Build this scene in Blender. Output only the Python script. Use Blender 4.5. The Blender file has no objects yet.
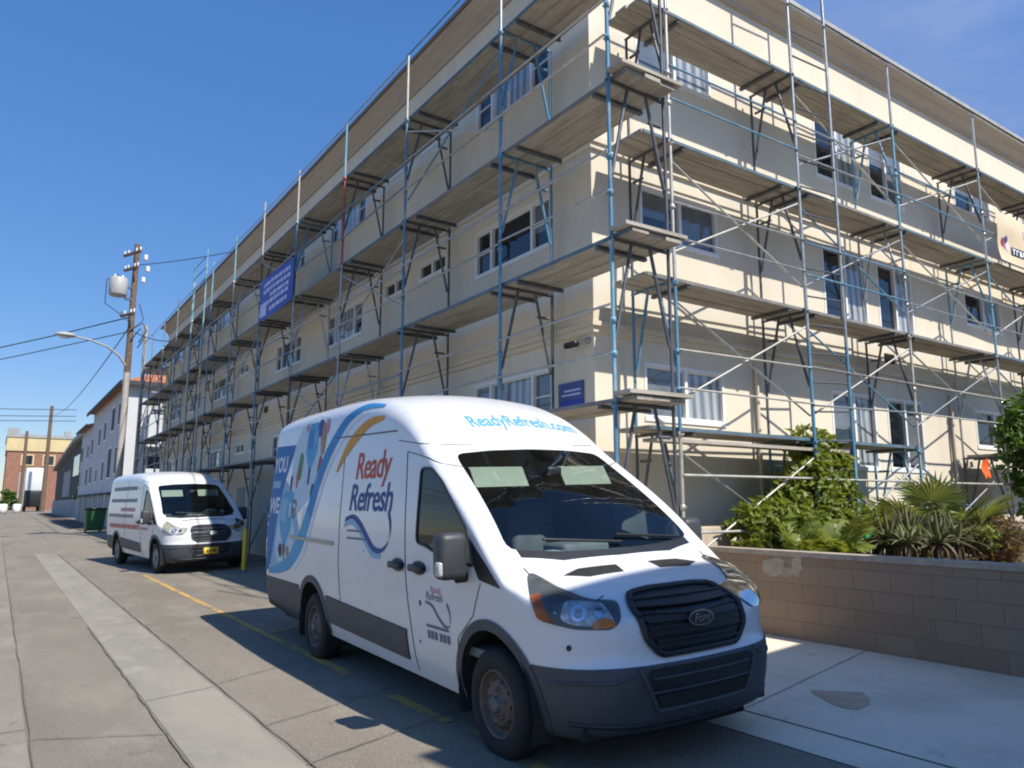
import bpy, bmesh, math, random
from mathutils import Vector, Matrix
from mathutils.bvhtree import BVHTree
R = math.radians
random.seed(7)
scene = bpy.context.scene
COL = scene.collection

# ------------------------------------------------------------------ camera, sky, sun, exposure
cam_d = bpy.data.cameras.new('camera'); cam = bpy.data.objects.new('camera', cam_d); COL.objects.link(cam)
cam_d.sensor_width = 36; cam_d.lens = 750/1024*36; cam_d.clip_start = .05; cam_d.clip_end = 3000
cam.location = (0, 0, 1.66); cam.rotation_euler = (R(90)+math.atan(120/750), 0, -R(34.15))
scene.camera = cam
SUNV = Vector((.17, -.78, 1.0)).normalized()
EL = math.asin(SUNV.z); AZ = math.atan2(SUNV.x, SUNV.y)
CLOUD = (.824, .345, .450)
w = bpy.data.worlds.new('World'); scene.world = w; w.use_nodes = True
nt = w.node_tree; nt.nodes.clear()
def N(t, ty, **kw):
    n = t.nodes.new(ty)
    for k, v in kw.items(): setattr(n, k, v)
    return n
wo = N(nt, 'ShaderNodeOutputWorld'); bg = N(nt, 'ShaderNodeBackground'); sky = N(nt, 'ShaderNodeTexSky')
sky.sky_type = 'NISHITA'; sky.sun_disc = False; sky.sun_elevation = EL; sky.sun_rotation = AZ
sky.air_density = .9; sky.dust_density = .08; sky.ozone_density = 2.8; sky.altitude = 50
tc = N(nt, 'ShaderNodeTexCoord'); mp = N(nt, 'ShaderNodeMapping'); mp.inputs['Scale'].default_value = (1, 1, 2.6); mp.inputs['Location'].default_value = (.9, .35, 0)
no = N(nt, 'ShaderNodeTexNoise'); no.inputs['Scale'].default_value = 2.1; no.inputs['Detail'].default_value = 7; no.inputs['Roughness'].default_value = .62
rp = N(nt, 'ShaderNodeValToRGB'); rp.color_ramp.elements[0].position = .30; rp.color_ramp.elements[1].position = .75
mx = N(nt, 'ShaderNodeMix', data_type='RGBA'); mx.inputs['B'].default_value = (3.4, 3.7, 4.3, 1)
mlt = N(nt, 'ShaderNodeMath', operation='MULTIPLY'); mlt.inputs[1].default_value = .42
nt.links.new(tc.outputs['Generated'], mp.inputs['Vector']); nt.links.new(mp.outputs[0], no.inputs['Vector'])
nt.links.new(no.outputs['Fac'], rp.inputs[0]); nt.links.new(rp.outputs[0], mlt.inputs[0]); nt.links.new(mlt.outputs[0], mx.inputs['Factor'])
hs_ = N(nt, 'ShaderNodeHueSaturation'); hs_.inputs['Saturation'].default_value = 1.22; nt.links.new(sky.outputs[0], hs_.inputs['Color']); nt.links.new(hs_.outputs[0], mx.inputs['A']); sp_ = N(nt, 'ShaderNodeSeparateXYZ'); nt.links.new(tc.outputs['Generated'], sp_.inputs[0])
mr_ = N(nt, 'ShaderNodeMapRange'); mr_.inputs[1].default_value = 0; mr_.inputs[2].default_value = .55; mr_.inputs[3].default_value = .48; mr_.inputs[4].default_value = 1.08; nt.links.new(sp_.outputs[2], mr_.inputs[0])
sc_ = N(nt, 'ShaderNodeVectorMath', operation='SCALE'); nt.links.new(mx.outputs['Result'], sc_.inputs[0]); nt.links.new(mr_.outputs[0], sc_.inputs['Scale'])
tn_ = N(nt, 'ShaderNodeVectorMath', operation='MULTIPLY'); tn_.inputs[1].default_value = (1.0, .945, 1.0); nt.links.new(sc_.outputs[0], tn_.inputs[0]); nt.links.new(tn_.outputs[0], bg.inputs[0])
dt_ = N(nt, 'ShaderNodeVectorMath', operation='DOT_PRODUCT'); dt_.inputs[1].default_value = CLOUD; nt.links.new(tc.outputs['Generated'], dt_.inputs[0])
mr2 = N(nt, 'ShaderNodeMapRange'); mr2.inputs[1].default_value = .965; mr2.inputs[2].default_value = .998; nt.links.new(dt_.outputs['Value'], mr2.inputs[0]); ml2 = N(nt, 'ShaderNodeMath', operation='MULTIPLY'); nt.links.new(mlt.outputs[0], ml2.inputs[0]); nt.links.new(mr2.outputs[0], ml2.inputs[1]); nt.links.new(ml2.outputs[0], mx.inputs['Factor']); bg.inputs[1].default_value = .15
nt.links.new(bg.outputs[0], wo.inputs[0])
sd = bpy.data.lights.new('sun', 'SUN'); sun = bpy.data.objects.new('sun', sd); COL.objects.link(sun)
sd.energy = 4.9; sd.angle = R(.5); sd.color = (1, .94, .84)
sun.rotation_euler = SUNV.to_track_quat('Z', 'Y').to_euler()
vs = scene.view_settings; vs.view_transform = 'Standard'; vs.look = 'None'; vs.exposure = 0.38; vs.gamma = 1; vs.use_curve_mapping = False
scene.cycles.max_bounces = 7; scene.cycles.transparent_max_bounces = 12; scene.cycles.caustics_reflective = False; scene.cycles.caustics_refractive = False
scene.cycles.use_denoising = True
scene.cycles.filter_width = 2.0

# ------------------------------------------------------------------ materials
def mat(name, c, rough=.6, metal=0, var=0, vscale=8, bump=0, bscale=60, c2=None, spec=.5, detail=5, coat=0):
    m = bpy.data.materials.new(name); m.use_nodes = True; t = m.node_tree
    b = t.nodes['Principled BSDF']
    b.inputs['Base Color'].default_value = (*c, 1); b.inputs['Roughness'].default_value = rough; b.inputs['Metallic'].default_value = metal
    b.inputs['Specular IOR Level'].default_value = spec; b.inputs['Coat Weight'].default_value = coat
    if var or c2 or bump:
        tc = N(t, 'ShaderNodeTexCoord')
    if var or c2:
        n = N(t, 'ShaderNodeTexNoise'); n.inputs['Scale'].default_value = vscale; n.inputs['Detail'].default_value = detail; n.inputs['Roughness'].default_value = .6
        t.links.new(tc.outputs['Object'], n.inputs['Vector'])
        r = N(t, 'ShaderNodeValToRGB'); r.color_ramp.elements[0].position = .35; r.color_ramp.elements[1].position = .68
        k = c2 or tuple(x*(1-var) for x in c)
        r.color_ramp.elements[0].color = (*k, 1); r.color_ramp.elements[1].color = (*c, 1)
        t.links.new(n.outputs['Fac'], r.inputs[0]); t.links.new(r.outputs[0], b.inputs['Base Color'])
    if bump:
        n2 = N(t, 'ShaderNodeTexNoise'); n2.inputs['Scale'].default_value = bscale; n2.inputs['Detail'].default_value = 4
        t.links.new(tc.outputs['Object'], n2.inputs['Vector'])
        bp = N(t, 'ShaderNodeBump'); bp.inputs['Strength'].default_value = bump; bp.inputs['Distance'].default_value = .02
        t.links.new(n2.outputs['Fac'], bp.inputs['Height']); t.links.new(bp.outputs[0], b.inputs['Normal'])
    return m

def mix_layers(name, base, layers, rough=.8, bump=.25, bscale=40):
    """base colour plus noise-masked layers: (colour, scale(x,y,z), lo, hi, detail)"""
    m = bpy.data.materials.new(name); m.use_nodes = True; t = m.node_tree; b = t.nodes['Principled BSDF']
    tc = N(t, 'ShaderNodeTexCoord'); rgb = N(t, 'ShaderNodeRGB'); rgb.outputs[0].default_value = (*base, 1); cur = rgb.outputs[0]
    for i, (c, s, lo, hi, dt) in enumerate(layers):
        mp = N(t, 'ShaderNodeMapping'); mp.inputs['Scale'].default_value = s; mp.inputs['Location'].default_value = (i*3.7, i*1.9, i)
        n = N(t, 'ShaderNodeTexNoise'); n.inputs['Scale'].default_value = 1; n.inputs['Detail'].default_value = dt; n.inputs['Roughness'].default_value = .62
        r = N(t, 'ShaderNodeMapRange'); r.inputs[1].default_value = lo; r.inputs[2].default_value = hi
        x = N(t, 'ShaderNodeMix', data_type='RGBA'); x.inputs['B'].default_value = (*c, 1)
        t.links.new(tc.outputs['Object'], mp.inputs[0]); t.links.new(mp.outputs[0], n.inputs['Vector']); t.links.new(n.outputs['Fac'], r.inputs[0])
        t.links.new(r.outputs[0], x.inputs['Factor']); t.links.new(cur, x.inputs['A']); cur = x.outputs['Result']
    t.links.new(cur, b.inputs['Base Color']); b.inputs['Roughness'].default_value = rough
    if bump:
        n2 = N(t, 'ShaderNodeTexNoise'); n2.inputs['Scale'].default_value = bscale; n2.inputs['Detail'].default_value = 6
        t.links.new(tc.outputs['Object'], n2.inputs['Vector']); bp = N(t, 'ShaderNodeBump'); bp.inputs['Strength'].default_value = bump; bp.inputs['Distance'].default_value = .02
        t.links.new(n2.outputs['Fac'], bp.inputs['Height']); t.links.new(bp.outputs[0], b.inputs['Normal'])
    return m

def brick_mat(name, c1, c2, mortar, bw, bh, msize, axis, rough=.85, stain=None):
    m = bpy.data.materials.new(name); m.use_nodes = True; t = m.node_tree; b = t.nodes['Principled BSDF']
    tc = N(t, 'ShaderNodeTexCoord'); sp = N(t, 'ShaderNodeSeparateXYZ'); cb = N(t, 'ShaderNodeCombineXYZ')
    t.links.new(tc.outputs['Object'], sp.inputs[0]); t.links.new(sp.outputs[axis], cb.inputs[0]); t.links.new(sp.outputs[2], cb.inputs[1])
    k = N(t, 'ShaderNodeTexBrick'); k.inputs['Scale'].default_value = 1; k.inputs['Brick Width'].default_value = bw; k.inputs['Row Height'].default_value = bh
    k.inputs['Mortar Size'].default_value = msize; k.inputs['Mortar Smooth'].default_value = .5
    k.inputs['Color1'].default_value = (*c1, 1); k.inputs['Color2'].default_value = (*c2, 1); k.inputs['Mortar'].default_value = (*mortar, 1)
    t.links.new(cb.outputs[0], k.inputs['Vector'])
    n = N(t, 'ShaderNodeTexNoise'); n.inputs['Scale'].default_value = 1.6; n.inputs['Detail'].default_value = 7; t.links.new(tc.outputs['Object'], n.inputs['Vector'])
    r = N(t, 'ShaderNodeMapRange'); r.inputs[1].default_value = .45; r.inputs[2].default_value = .75
    x = N(t, 'ShaderNodeMix', data_type='RGBA'); x.inputs['B'].default_value = (*(stain or mortar), 1)
    m2 = N(t, 'ShaderNodeMath', operation='MULTIPLY'); m2.inputs[1].default_value = .7
    t.links.new(n.outputs['Fac'], r.inputs[0]); t.links.new(r.outputs[0], m2.inputs[0]); t.links.new(m2.outputs[0], x.inputs['Factor']); t.links.new(k.outputs[0], x.inputs['A'])
    t.links.new(x.outputs['Result'], b.inputs['Base Color']); b.inputs['Roughness'].default_value = rough
    bp = N(t, 'ShaderNodeBump'); bp.inputs['Strength'].default_value = .4; bp.inputs['Distance'].default_value = .01; bp.invert = True
    t.links.new(k.outputs['Fac'], bp.inputs['Height']); t.links.new(bp.outputs[0], b.inputs['Normal'])
    return m

def glass_mat(name, tint, alpha, rough=.03, ior=1.5):
    m = bpy.data.materials.new(name); m.use_nodes = True; t = m.node_tree; t.nodes.clear()
    o = N(t, 'ShaderNodeOutputMaterial'); tr = N(t, 'ShaderNodeBsdfTransparent'); tr.inputs[0].default_value = (*tint, 1)
    df = N(t, 'ShaderNodeBsdfDiffuse'); df.inputs[0].default_value = (.02, .03, .035, 1)
    gl = N(t, 'ShaderNodeBsdfGlossy'); gl.inputs['Roughness'].default_value = rough; fr = N(t, 'ShaderNodeFresnel'); fr.inputs[0].default_value = ior
    a = N(t, 'ShaderNodeMixShader'); a.inputs[0].default_value = alpha; b = N(t, 'ShaderNodeMixShader')
    t.links.new(tr.outputs[0], a.inputs[1]); t.links.new(df.outputs[0], a.inputs[2]); t.links.new(fr.outputs[0], b.inputs[0])
    t.links.new(a.outputs[0], b.inputs[1]); t.links.new(gl.outputs[0], b.inputs[2]); t.links.new(b.outputs[0], o.inputs[0])
    return m

M = {}
M['asphalt'] = mix_layers('asphalt', (.225, .197, .155), [((.18, .156, .122), (.55, .2, 1), .42, .62, 8), ((.27, .24, .19), (1.9, .7, 1), .50, .70, 9), ((.125, .11, .09), (2.6, 1.5, 1), .62, .72, 7), ((.15, .13, .105), (14, 9, 1), .60, .74, 5), ((.31, .275, .225), (60, 60, 60), .55, .66, 3), ((.11, .098, .082), (75, 75, 75), .58, .68, 3)], .9, .7, 70)
M['gutter'] = mix_layers('gutter_concrete', (.275, .255, .205), [((.225, .205, .17), (1.5, .5, 1), .42, .62, 8), ((.33, .305, .255), (3, 2, 1), .55, .75, 6), ((.2, .185, .16), (6, 1.2, 1), .66, .78, 5)], .9, .2, 60)
M['sidewalk'] = mix_layers('sidewalk_concrete', (.76, .685, .545), [((.62, .56, .445), (.8, .8, 1), .42, .62, 8), ((.80, .73, .59), (3, 3, 1), .55, .75, 6), ((.42, .385, .33), (5, 4, 1), .64, .76, 6)], .9, .15, 70)
M['old_paving'] = mix_layers('old_paving', (.245, .215, .17), [((.195, .17, .136), (.6, .3, 1), .42, .62, 8), ((.28, .25, .20), (2.2, 1.2, 1), .52, .7, 8), ((.13, .118, .10), (5, 3, 1), .62, .72, 6)], .9, .3, 70)
M['joint'] = mat('joint_dirt', (.17, .148, .12), .95, var=.4, vscale=20)
M['crack_fill'] = mat('crack_fill', (.34, .31, .27), .95, var=.5, vscale=9)
M['walk_joint'] = mat('walk_joint', (.34, .30, .24), .95, var=.3, vscale=12)
M['stain'] = mat('brown_stain', (.56, .43, .31), .9, var=.22, vscale=6)
M['yellow_paint'] = mix_layers('yellow_paint', (.52, .32, .08), [((.24, .19, .12), (7, 3, 1), .45, .62, 8)], .8, .2, 60)
M['yellow'] = mat('yellow_post_paint', (.75, .52, .02), .5, var=.2, vscale=12)
M['stucco'] = mix_layers('cream_stucco', (.70, .635, .51), [((.62, .56, .45), (.35, .35, .5), .42, .7, 7), ((.755, .695, .575), (1.2, 1.2, .25), .55, .8, 7), ((.56, .49, .375), (2.6, 2.6, .16), .60, .80, 6), ((.60, .54, .43), (5, 5, 4), .62, .75, 6)], .92, .3, 120)
M['stucco_trim'] = mix_layers('stucco_trim', (.66, .58, .45), [((.57, .50, .39), (.5, .5, 2), .45, .7, 6)], .92, .2, 90)
M['eave'] = mix_layers('weathered_eave', (.46, .395, .325), [((.39, .33, .27), (.6, .6, 4), .42, .68, 6), ((.52, .45, .375), (2, 2, 6), .6, .8, 5)], .85, .2, 60)
M['roof'] = mat('roofing', (.24, .21, .18), .9, var=.3)
M['white_frame'] = mat('white_window_frame', (.78, .78, .76), .4, var=.06, vscale=4)
M['pane_dark'] = mat('pane_dark', (.012, .016, .022), .04, spec=.9)
M['pane_blind'] = mat('pane_with_blind', (.16, .18, .20), .06, spec=1.0, var=.3, vscale=2)
M['pane_light'] = mat('pane_with_curtain', (.34, .37, .40), .05, spec=1.0, var=.25, vscale=1.5)
def curtain(m):
    t = m.node_tree; b = t.nodes['Principled BSDF']; tc = N(t, 'ShaderNodeTexCoord'); wv = N(t, 'ShaderNodeTexWave'); wv.inputs['Scale'].default_value = 3.2; wv.inputs['Distortion'].default_value = 2.5; wv.inputs['Detail'].default_value = 2; wv.bands_direction = 'DIAGONAL'
    mp = N(t, 'ShaderNodeMapping'); mp.inputs['Scale'].default_value = (1, 1, .05); r = N(t, 'ShaderNodeValToRGB'); r.color_ramp.elements[0].color = (.15, .165, .18, 1); r.color_ramp.elements[1].color = (.40, .43, .45, 1)
    t.links.new(tc.outputs['Object'], mp.inputs[0]); t.links.new(mp.outputs[0], wv.inputs['Vector']); t.links.new(wv.outputs['Fac'], r.inputs[0]); t.links.new(r.outputs[0], b.inputs['Base Color'])
curtain(M['pane_light'])
M['plank'] = mix_layers('plank_wood', (.43, .39, .33), [((.30, .265, .22), (1.2, 9, 9), .42, .66, 6), ((.52, .46, .38), (3, 3, 3), .58, .78, 5)], .85, .2, 50)
M['plank_alley'] = mix_layers('plank_wood_alley', (.40, .365, .31), [((.28, .248, .205), (9, 1.2, 9), .42, .66, 6), ((.52, .46, .38), (3, 3, 3), .58, .78, 5)], .85, .2, 50)
M['steel'] = mat('galvanised_pipe', (.50, .51, .50), .42, metal=.75, var=.35, vscale=7)
M['steel_pale'] = mat('pale_pipe', (.58, .56, .50), .5, metal=.4, var=.3, vscale=6)
M['blue_steel'] = mix_layers('blue_painted_pipe', (.085, .225, .35), [((.24, .31, .35), (5, 5, 3), .52, .66, 6), ((.30, .25, .20), (9, 9, 6), .66, .74, 4)], .5, 0)
M['teal_steel'] = mix_layers('pale_blue_pipe', (.14, .34, .44), [((.42, .44, .42), (5, 5, 3), .5, .64, 6)], .5, 0)
M['dark_steel'] = mat('dark_pipe', (.13, .14, .155), .5, metal=.3, var=.4, vscale=6)
M['red_steel'] = mat('red_painted_pipe', (.42, .09, .06), .55, var=.4, vscale=7)
M['van_white'] = mix_layers('white_van_paint', (.68, .69, .70), [((.61, .615, .61), (1.1, .8, 2.2), .48, .74, 7)], .22, 0)
M['van_white'].node_tree.nodes['Principled BSDF'].inputs['Coat Weight'].default_value = .2
M['van_grey'] = mat('grey_plastic_cladding', (.058, .065, .08), .55, var=.25, vscale=5, bump=.08, bscale=300)
M['van_black'] = mat('black_plastic', (.014, .016, .02), .45, var=.3, vscale=6)
M['mirror_grey'] = mat('mirror_plastic', (.045, .048, .055), .5, var=.2)
M['interior'] = mat('dark_cabin_trim', (.21, .23, .24), .8, var=.3, vscale=5)
M['liner'] = mat('cabin_liner', (.30, .30, .29), .85, var=.1)
M['visor'] = mat('sun_visor_cloth', (.40, .44, .36), .85, var=.1)
M['under'] = mat('underbody', (.02, .02, .02), .9, var=.3)
M['windshield'] = glass_mat('windshield_glass', (.78, .87, .87), .06, ior=1.6)
M['tinted'] = glass_mat('tinted_glass', (.30, .36, .36), .25, ior=1.5)
M['rubber'] = mat('rubber', (.022, .021, .021), .85, var=.3, vscale=12, bump=.2, bscale=120)
M['rim'] = mat('dusty_steel_rim', (.16, .12, .10), .6, metal=.35, var=.4, vscale=9)
M['rim_silver'] = mat('silver_wheel_cover', (.38, .37, .36), .4, metal=.6, var=.3, vscale=9)
M['chrome'] = mat('chrome', (.72, .74, .76), .12, metal=1, var=.1)
M['lamp_glass'] = mat('lamp_reflector', (.72, .74, .75), .35, metal=.15, var=.6, vscale=22)
M['lamp_dark'] = mat('lamp_bowl', (.10, .11, .12), .3, var=.3, vscale=12)
M['lens'] = glass_mat('lamp_lens', (.95, .96, .96), .01, ior=1.22)
M['amber'] = mat('amber_lens', (.85, .25, .035), .15, var=.35, vscale=20)
M['amber_dim'] = mat('amber_reflector', (.45, .12, .03), .2, var=.3, vscale=15)
M['emblem_blue'] = mat('emblem_blue', (.012, .022, .055), .45, var=.2)
def decal(n, c, r=.5): M[n] = mat('print_'+n, c, r, var=.12, vscale=5, spec=.15)
for n, c in dict(p_blue=(.015, .16, .42), p_sky=(.10, .38, .62), p_teal=(.03, .30, .52), p_pale=(.55, .68, .76), p_orange=(.72, .34, .05), p_red=(.62, .10, .06), p_navy=(.04, .09, .28),
                 p_grey=(.16, .18, .24), p_white=(.80, .82, .84), p_green=(.10, .26, .12), p_tan=(.42, .26, .15), p_midblue=(.05, .26, .55), p_wash=(.28, .50, .68), p_dark=(.03, .04, .06), p_pink=(.62, .22, .30), p_lilac=(.55, .58, .85), p_maroon=(.34, .08, .09)).items(): decal(n, c)
M['block'] = brick_mat('tan_block', (.31, .22, .15), (.265, .185, .125), (.225, .158, .11), .40, .2, .007, 1, stain=(.25, .185, .13))
M['block_cap'] = mat('block_cap', (.46, .385, .31), .9, var=.3, vscale=6, bump=.2)
M['soil'] = mat('dry_soil', (.13, .095, .065), .95, var=.4, vscale=5, bump=.5, bscale=25)
M['conc_block'] = mat('pale_concrete', (.50, .42, .31), .9, var=.2, vscale=5)
def leaf(n, c, c2, s=3): 
    m = M[n] = mat('leaf_'+n, c, .5, c2=c2, vscale=s); b = m.node_tree.nodes['Principled BSDF']; b.inputs['Subsurface Weight'].default_value = 0
    t = m.node_tree; o = t.nodes['Material Output']; tl = N(t, 'ShaderNodeBsdfTranslucent'); tl.inputs[0].default_value = (c[0]*1.6, c[1]*1.5, c[2]*.7, 1)
    x = N(t, 'ShaderNodeMixShader'); x.inputs[0].default_value = .3; t.links.new(b.outputs[0], x.inputs[1]); t.links.new(tl.outputs[0], x.inputs[2]); t.links.new(x.outputs[0], o.inputs[0])
leaf('vine', (.23, .27, .045), (.10, .15, .022)); leaf('fern', (.26, .30, .07), (.13, .18, .035)); leaf('fan', (.21, .24, .09), (.10, .14, .05))
leaf('aloe', (.27, .27, .15), (.13, .15, .075)); leaf('dry', (.26, .18, .10), (.12, .075, .04), 6); leaf('tree', (.12, .21, .04), (.04, .09, .015)); leaf('deadleaf', (.24, .16, .09), (.12, .08, .05), 5)
leaf('bougain', (.35, .05, .10), (.2, .03, .06))
M['bark'] = mat('bark', (.14, .10, .07), .95, var=.5, vscale=14, bump=.5)
M['pole_wood'] = mat('pole_wood', (.20, .135, .09), .9, var=.45, vscale=5, bump=.3, bscale=30)
M['pole_pale'] = mat('pale_pole_sleeve', (.46, .43, .39), .8, var=.25, vscale=4)
M['house_white'] = mat('white_stucco', (.60, .62, .63), .9, var=.15, vscale=.6, bump=.15, bscale=60)
M['tile'] = mat('clay_tile', (.50, .19, .09), .8, var=.4, vscale=3, bump=.6, bscale=9)
M['brick_far'] = brick_mat('red_brick', (.30, .12, .075), (.25, .10, .065), (.3, .22, .17), .5, .2, .012, 0)
M['far_cream'] = mat('cream_paint', (.62, .50, .27), .85, var=.15, vscale=.5)
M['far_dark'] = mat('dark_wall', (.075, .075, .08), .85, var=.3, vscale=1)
M['far_grey'] = mat('grey_wall', (.36, .37, .37), .85, var=.2, vscale=.7)
M['green_bin'] = mat('green_bin_plastic', (.02, .10, .035), .5, var=.2)
M['wire'] = mat('wire', (.03, .03, .035), .7, var=.1)
M['transformer'] = mat('transformer_paint', (.42, .42, .40), .5, var=.15)
M['ceramic'] = mat('white_ceramic', (.75, .74, .72), .2, var=.05)
M['sign_blue'] = mat('sign_blue', (.025, .05, .40), .5, var=.25, vscale=1.5)
M['sign_slate'] = mat('sign_slate_blue', (.07, .10, .30), .5, var=.3, vscale=3)
M['banner_cream'] = mat('banner_cream', (.74, .60, .40), .6, var=.12, vscale=2)
M['hivis_orange'] = mat('hivis_orange', (.95, .13, .015), .6, var=.1)
M['hivis_green'] = mat('green_tape', (.03, .45, .20), .6, var=.1)
M['tarp_blue'] = mat('blue_tarp', (.08, .22, .50), .6, var=.2)
M['neighbour'] = mat('shade_building_stucco', (.78, .74, .66), .9, var=.15, vscale=.8)  # kept pale so the unseen shade building bounces light onto the sidewalk
# van shell: outside paint, inside (back faces) cabin liner
def two_sided(name, src, inner):
    m = src.copy(); m.name = name; t = m.node_tree; b = t.nodes['Principled BSDF']; o = t.nodes['Material Output']
    g = N(t, 'ShaderNodeNewGeometry'); d = N(t, 'ShaderNodeBsdfDiffuse'); d.inputs[0].default_value = (*inner, 1); x = N(t, 'ShaderNodeMixShader')
    t.links.new(g.outputs['Backfacing'], x.inputs[0]); t.links.new(b.outputs[0], x.inputs[1]); t.links.new(d.outputs[0], x.inputs[2]); t.links.new(x.outputs[0], o.inputs[0]); return m
M['shell'] = two_sided('van_shell', M['van_white'], (.12, .12, .115))

# ------------------------------------------------------------------ mesh helpers
class MB:
    def __init__(s): s.v = []; s.f = []; s.sm = []
    def add(s, vs, fs, smooth=False):
        o = len(s.v); s.v += [tuple(x) for x in vs]; s.f += [tuple(i+o for i in f) for f in fs]; s.sm += [smooth]*len(fs); return s
    def box(s, x0, x1, y0, y1, z0, z1):
        return s.add([(x0, y0, z0), (x1, y0, z0), (x1, y1, z0), (x0, y1, z0), (x0, y0, z1), (x1, y0, z1), (x1, y1, z1), (x0, y1, z1)],
                     [(3, 2, 1, 0), (4, 5, 6, 7), (0, 1, 5, 4), (1, 2, 6, 5), (2, 3, 7, 6), (3, 0, 4, 7)])
    def rbox(s, x0, x1, y0, y1, z0, z1, r=.02, seg=2):
        b = bmesh.new(); bmesh.ops.create_cube(b, size=1)
        for v in b.verts: v.co = Vector((x0+(v.co.x+.5)*(x1-x0), y0+(v.co.y+.5)*(y1-y0), z0+(v.co.z+.5)*(z1-z0)))
        bmesh.ops.bevel(b, geom=b.edges[:], offset=r, segments=seg, affect='EDGES', profile=.5); return s.bm(b, True)
    def bm(s, b, smooth=False):
        b.verts.index_update(); s.add([v.co[:] for v in b.verts], [[v.index for v in f.verts] for f in b.faces], smooth); b.free(); return s
    def tube(s, pts, r, n=8, r2=None, cap=True):
        pts = [Vector(p) for p in pts]; L = len(pts); rs = [r + ((r2 if r2 is not None else r)-r)*i/(L-1) for i in range(L)]
        vs = []; a = None
        for i, p in enumerate(pts):
            d = (pts[min(i+1, L-1)]-pts[max(i-1, 0)]).normalized()
            if a is None: a = d.orthogonal().normalized()
            else:
                a = (a-d*a.dot(d))
                a = a.normalized() if a.length > 1e-6 else d.orthogonal().normalized()
            b = d.cross(a)
            vs += [p+(a*math.cos(2*math.pi*k/n)+b*math.sin(2*math.pi*k/n))*rs[i] for k in range(n)]
        fs = [(i*n+k, i*n+(k+1) % n, (i+1)*n+(k+1) % n, (i+1)*n+k) for i in range(L-1) for k in range(n)]
        s.add(vs, fs, True)
        if cap: s.add(vs[:n], [tuple(range(n))[::-1]]); s.add(vs[-n:], [tuple(range(n))])
        return s
    def quad(s, a, b, c, d): return s.add([a, b, c, d], [(0, 1, 2, 3)])
    def lathe(s, prof, origin, axis='x', n=32, smooth=True):
        """profile of (axial, radius) about an axis through origin"""
        vs = []; o = Vector(origin)
        for a, r in prof:
            for k in range(n):
                c, t = r*math.cos(2*math.pi*k/n), r*math.sin(2*math.pi*k/n)
                vs.append(o+Vector({'x': (a, c, t), 'y': (c, a, t), 'z': (c, t, a)}[axis]))
        m = len(prof); s.add(vs, [(i*n+k, i*n+(k+1) % n, (i+1)*n+(k+1) % n, (i+1)*n+k) for i in range(m-1) for k in range(n)], smooth); return s
    def prism(s, poly, d):
        n = len(poly); d = Vector(d); vs = [Vector(p) for p in poly]; vs += [p+d for p in vs]
        return s.add(vs, [tuple(range(n))[::-1], tuple(range(n, 2*n))]+[(i, (i+1) % n, n+(i+1) % n, n+i) for i in range(n)])
    def sphere(s, c, r, sc=(1, 1, 1), n=12):
        b = bmesh.new(); bmesh.ops.create_uvsphere(b, u_segments=n, v_segments=max(6, n//2), radius=r)
        for v in b.verts: v.co = Vector((v.co.x*sc[0]+c[0], v.co.y*sc[1]+c[1], v.co.z*sc[2]+c[2]))
        return s.bm(b, True)
    def build(s, name, m, parent=None, off=None, recalc=False):
        me = bpy.data.meshes.new(name); o = Vector(off) if off is not None else Vector((0, 0, 0))
        me.from_pydata([tuple(Vector(v)-o) for v in s.v], [], s.f); me.polygons.foreach_set('use_smooth', s.sm); me.materials.append(M[m] if isinstance(m, str) else m)
        if recalc:
            b = bmesh.new(); b.from_mesh(me); bmesh.ops.recalc_face_normals(b, faces=b.faces); b.to_mesh(me); b.free()
        ob = bpy.data.objects.new(name, me); COL.objects.link(ob)
        if parent: ob.parent = parent
        return ob
def tag(o, label=None, cat=None, group=None, kind=None):
    for k, v in (('label', label), ('category', cat), ('group', group), ('kind', kind)):
        if v: o[k] = v
    return o
def thing(name, loc, label, cat, group=None, rot=(0, 0, 0)):
    o = bpy.data.objects.new(name, None); COL.objects.link(o); o.location = loc; o.rotation_euler = rot; o.empty_display_size = .2
    return tag(o, label, cat, group)
def solo(mb, name, m, loc, label, cat, group=None, kind=None, recalc=False):
    o = mb.build(name, m, None, loc, recalc); o.location = loc; return tag(o, label, cat, group, kind)

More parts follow.
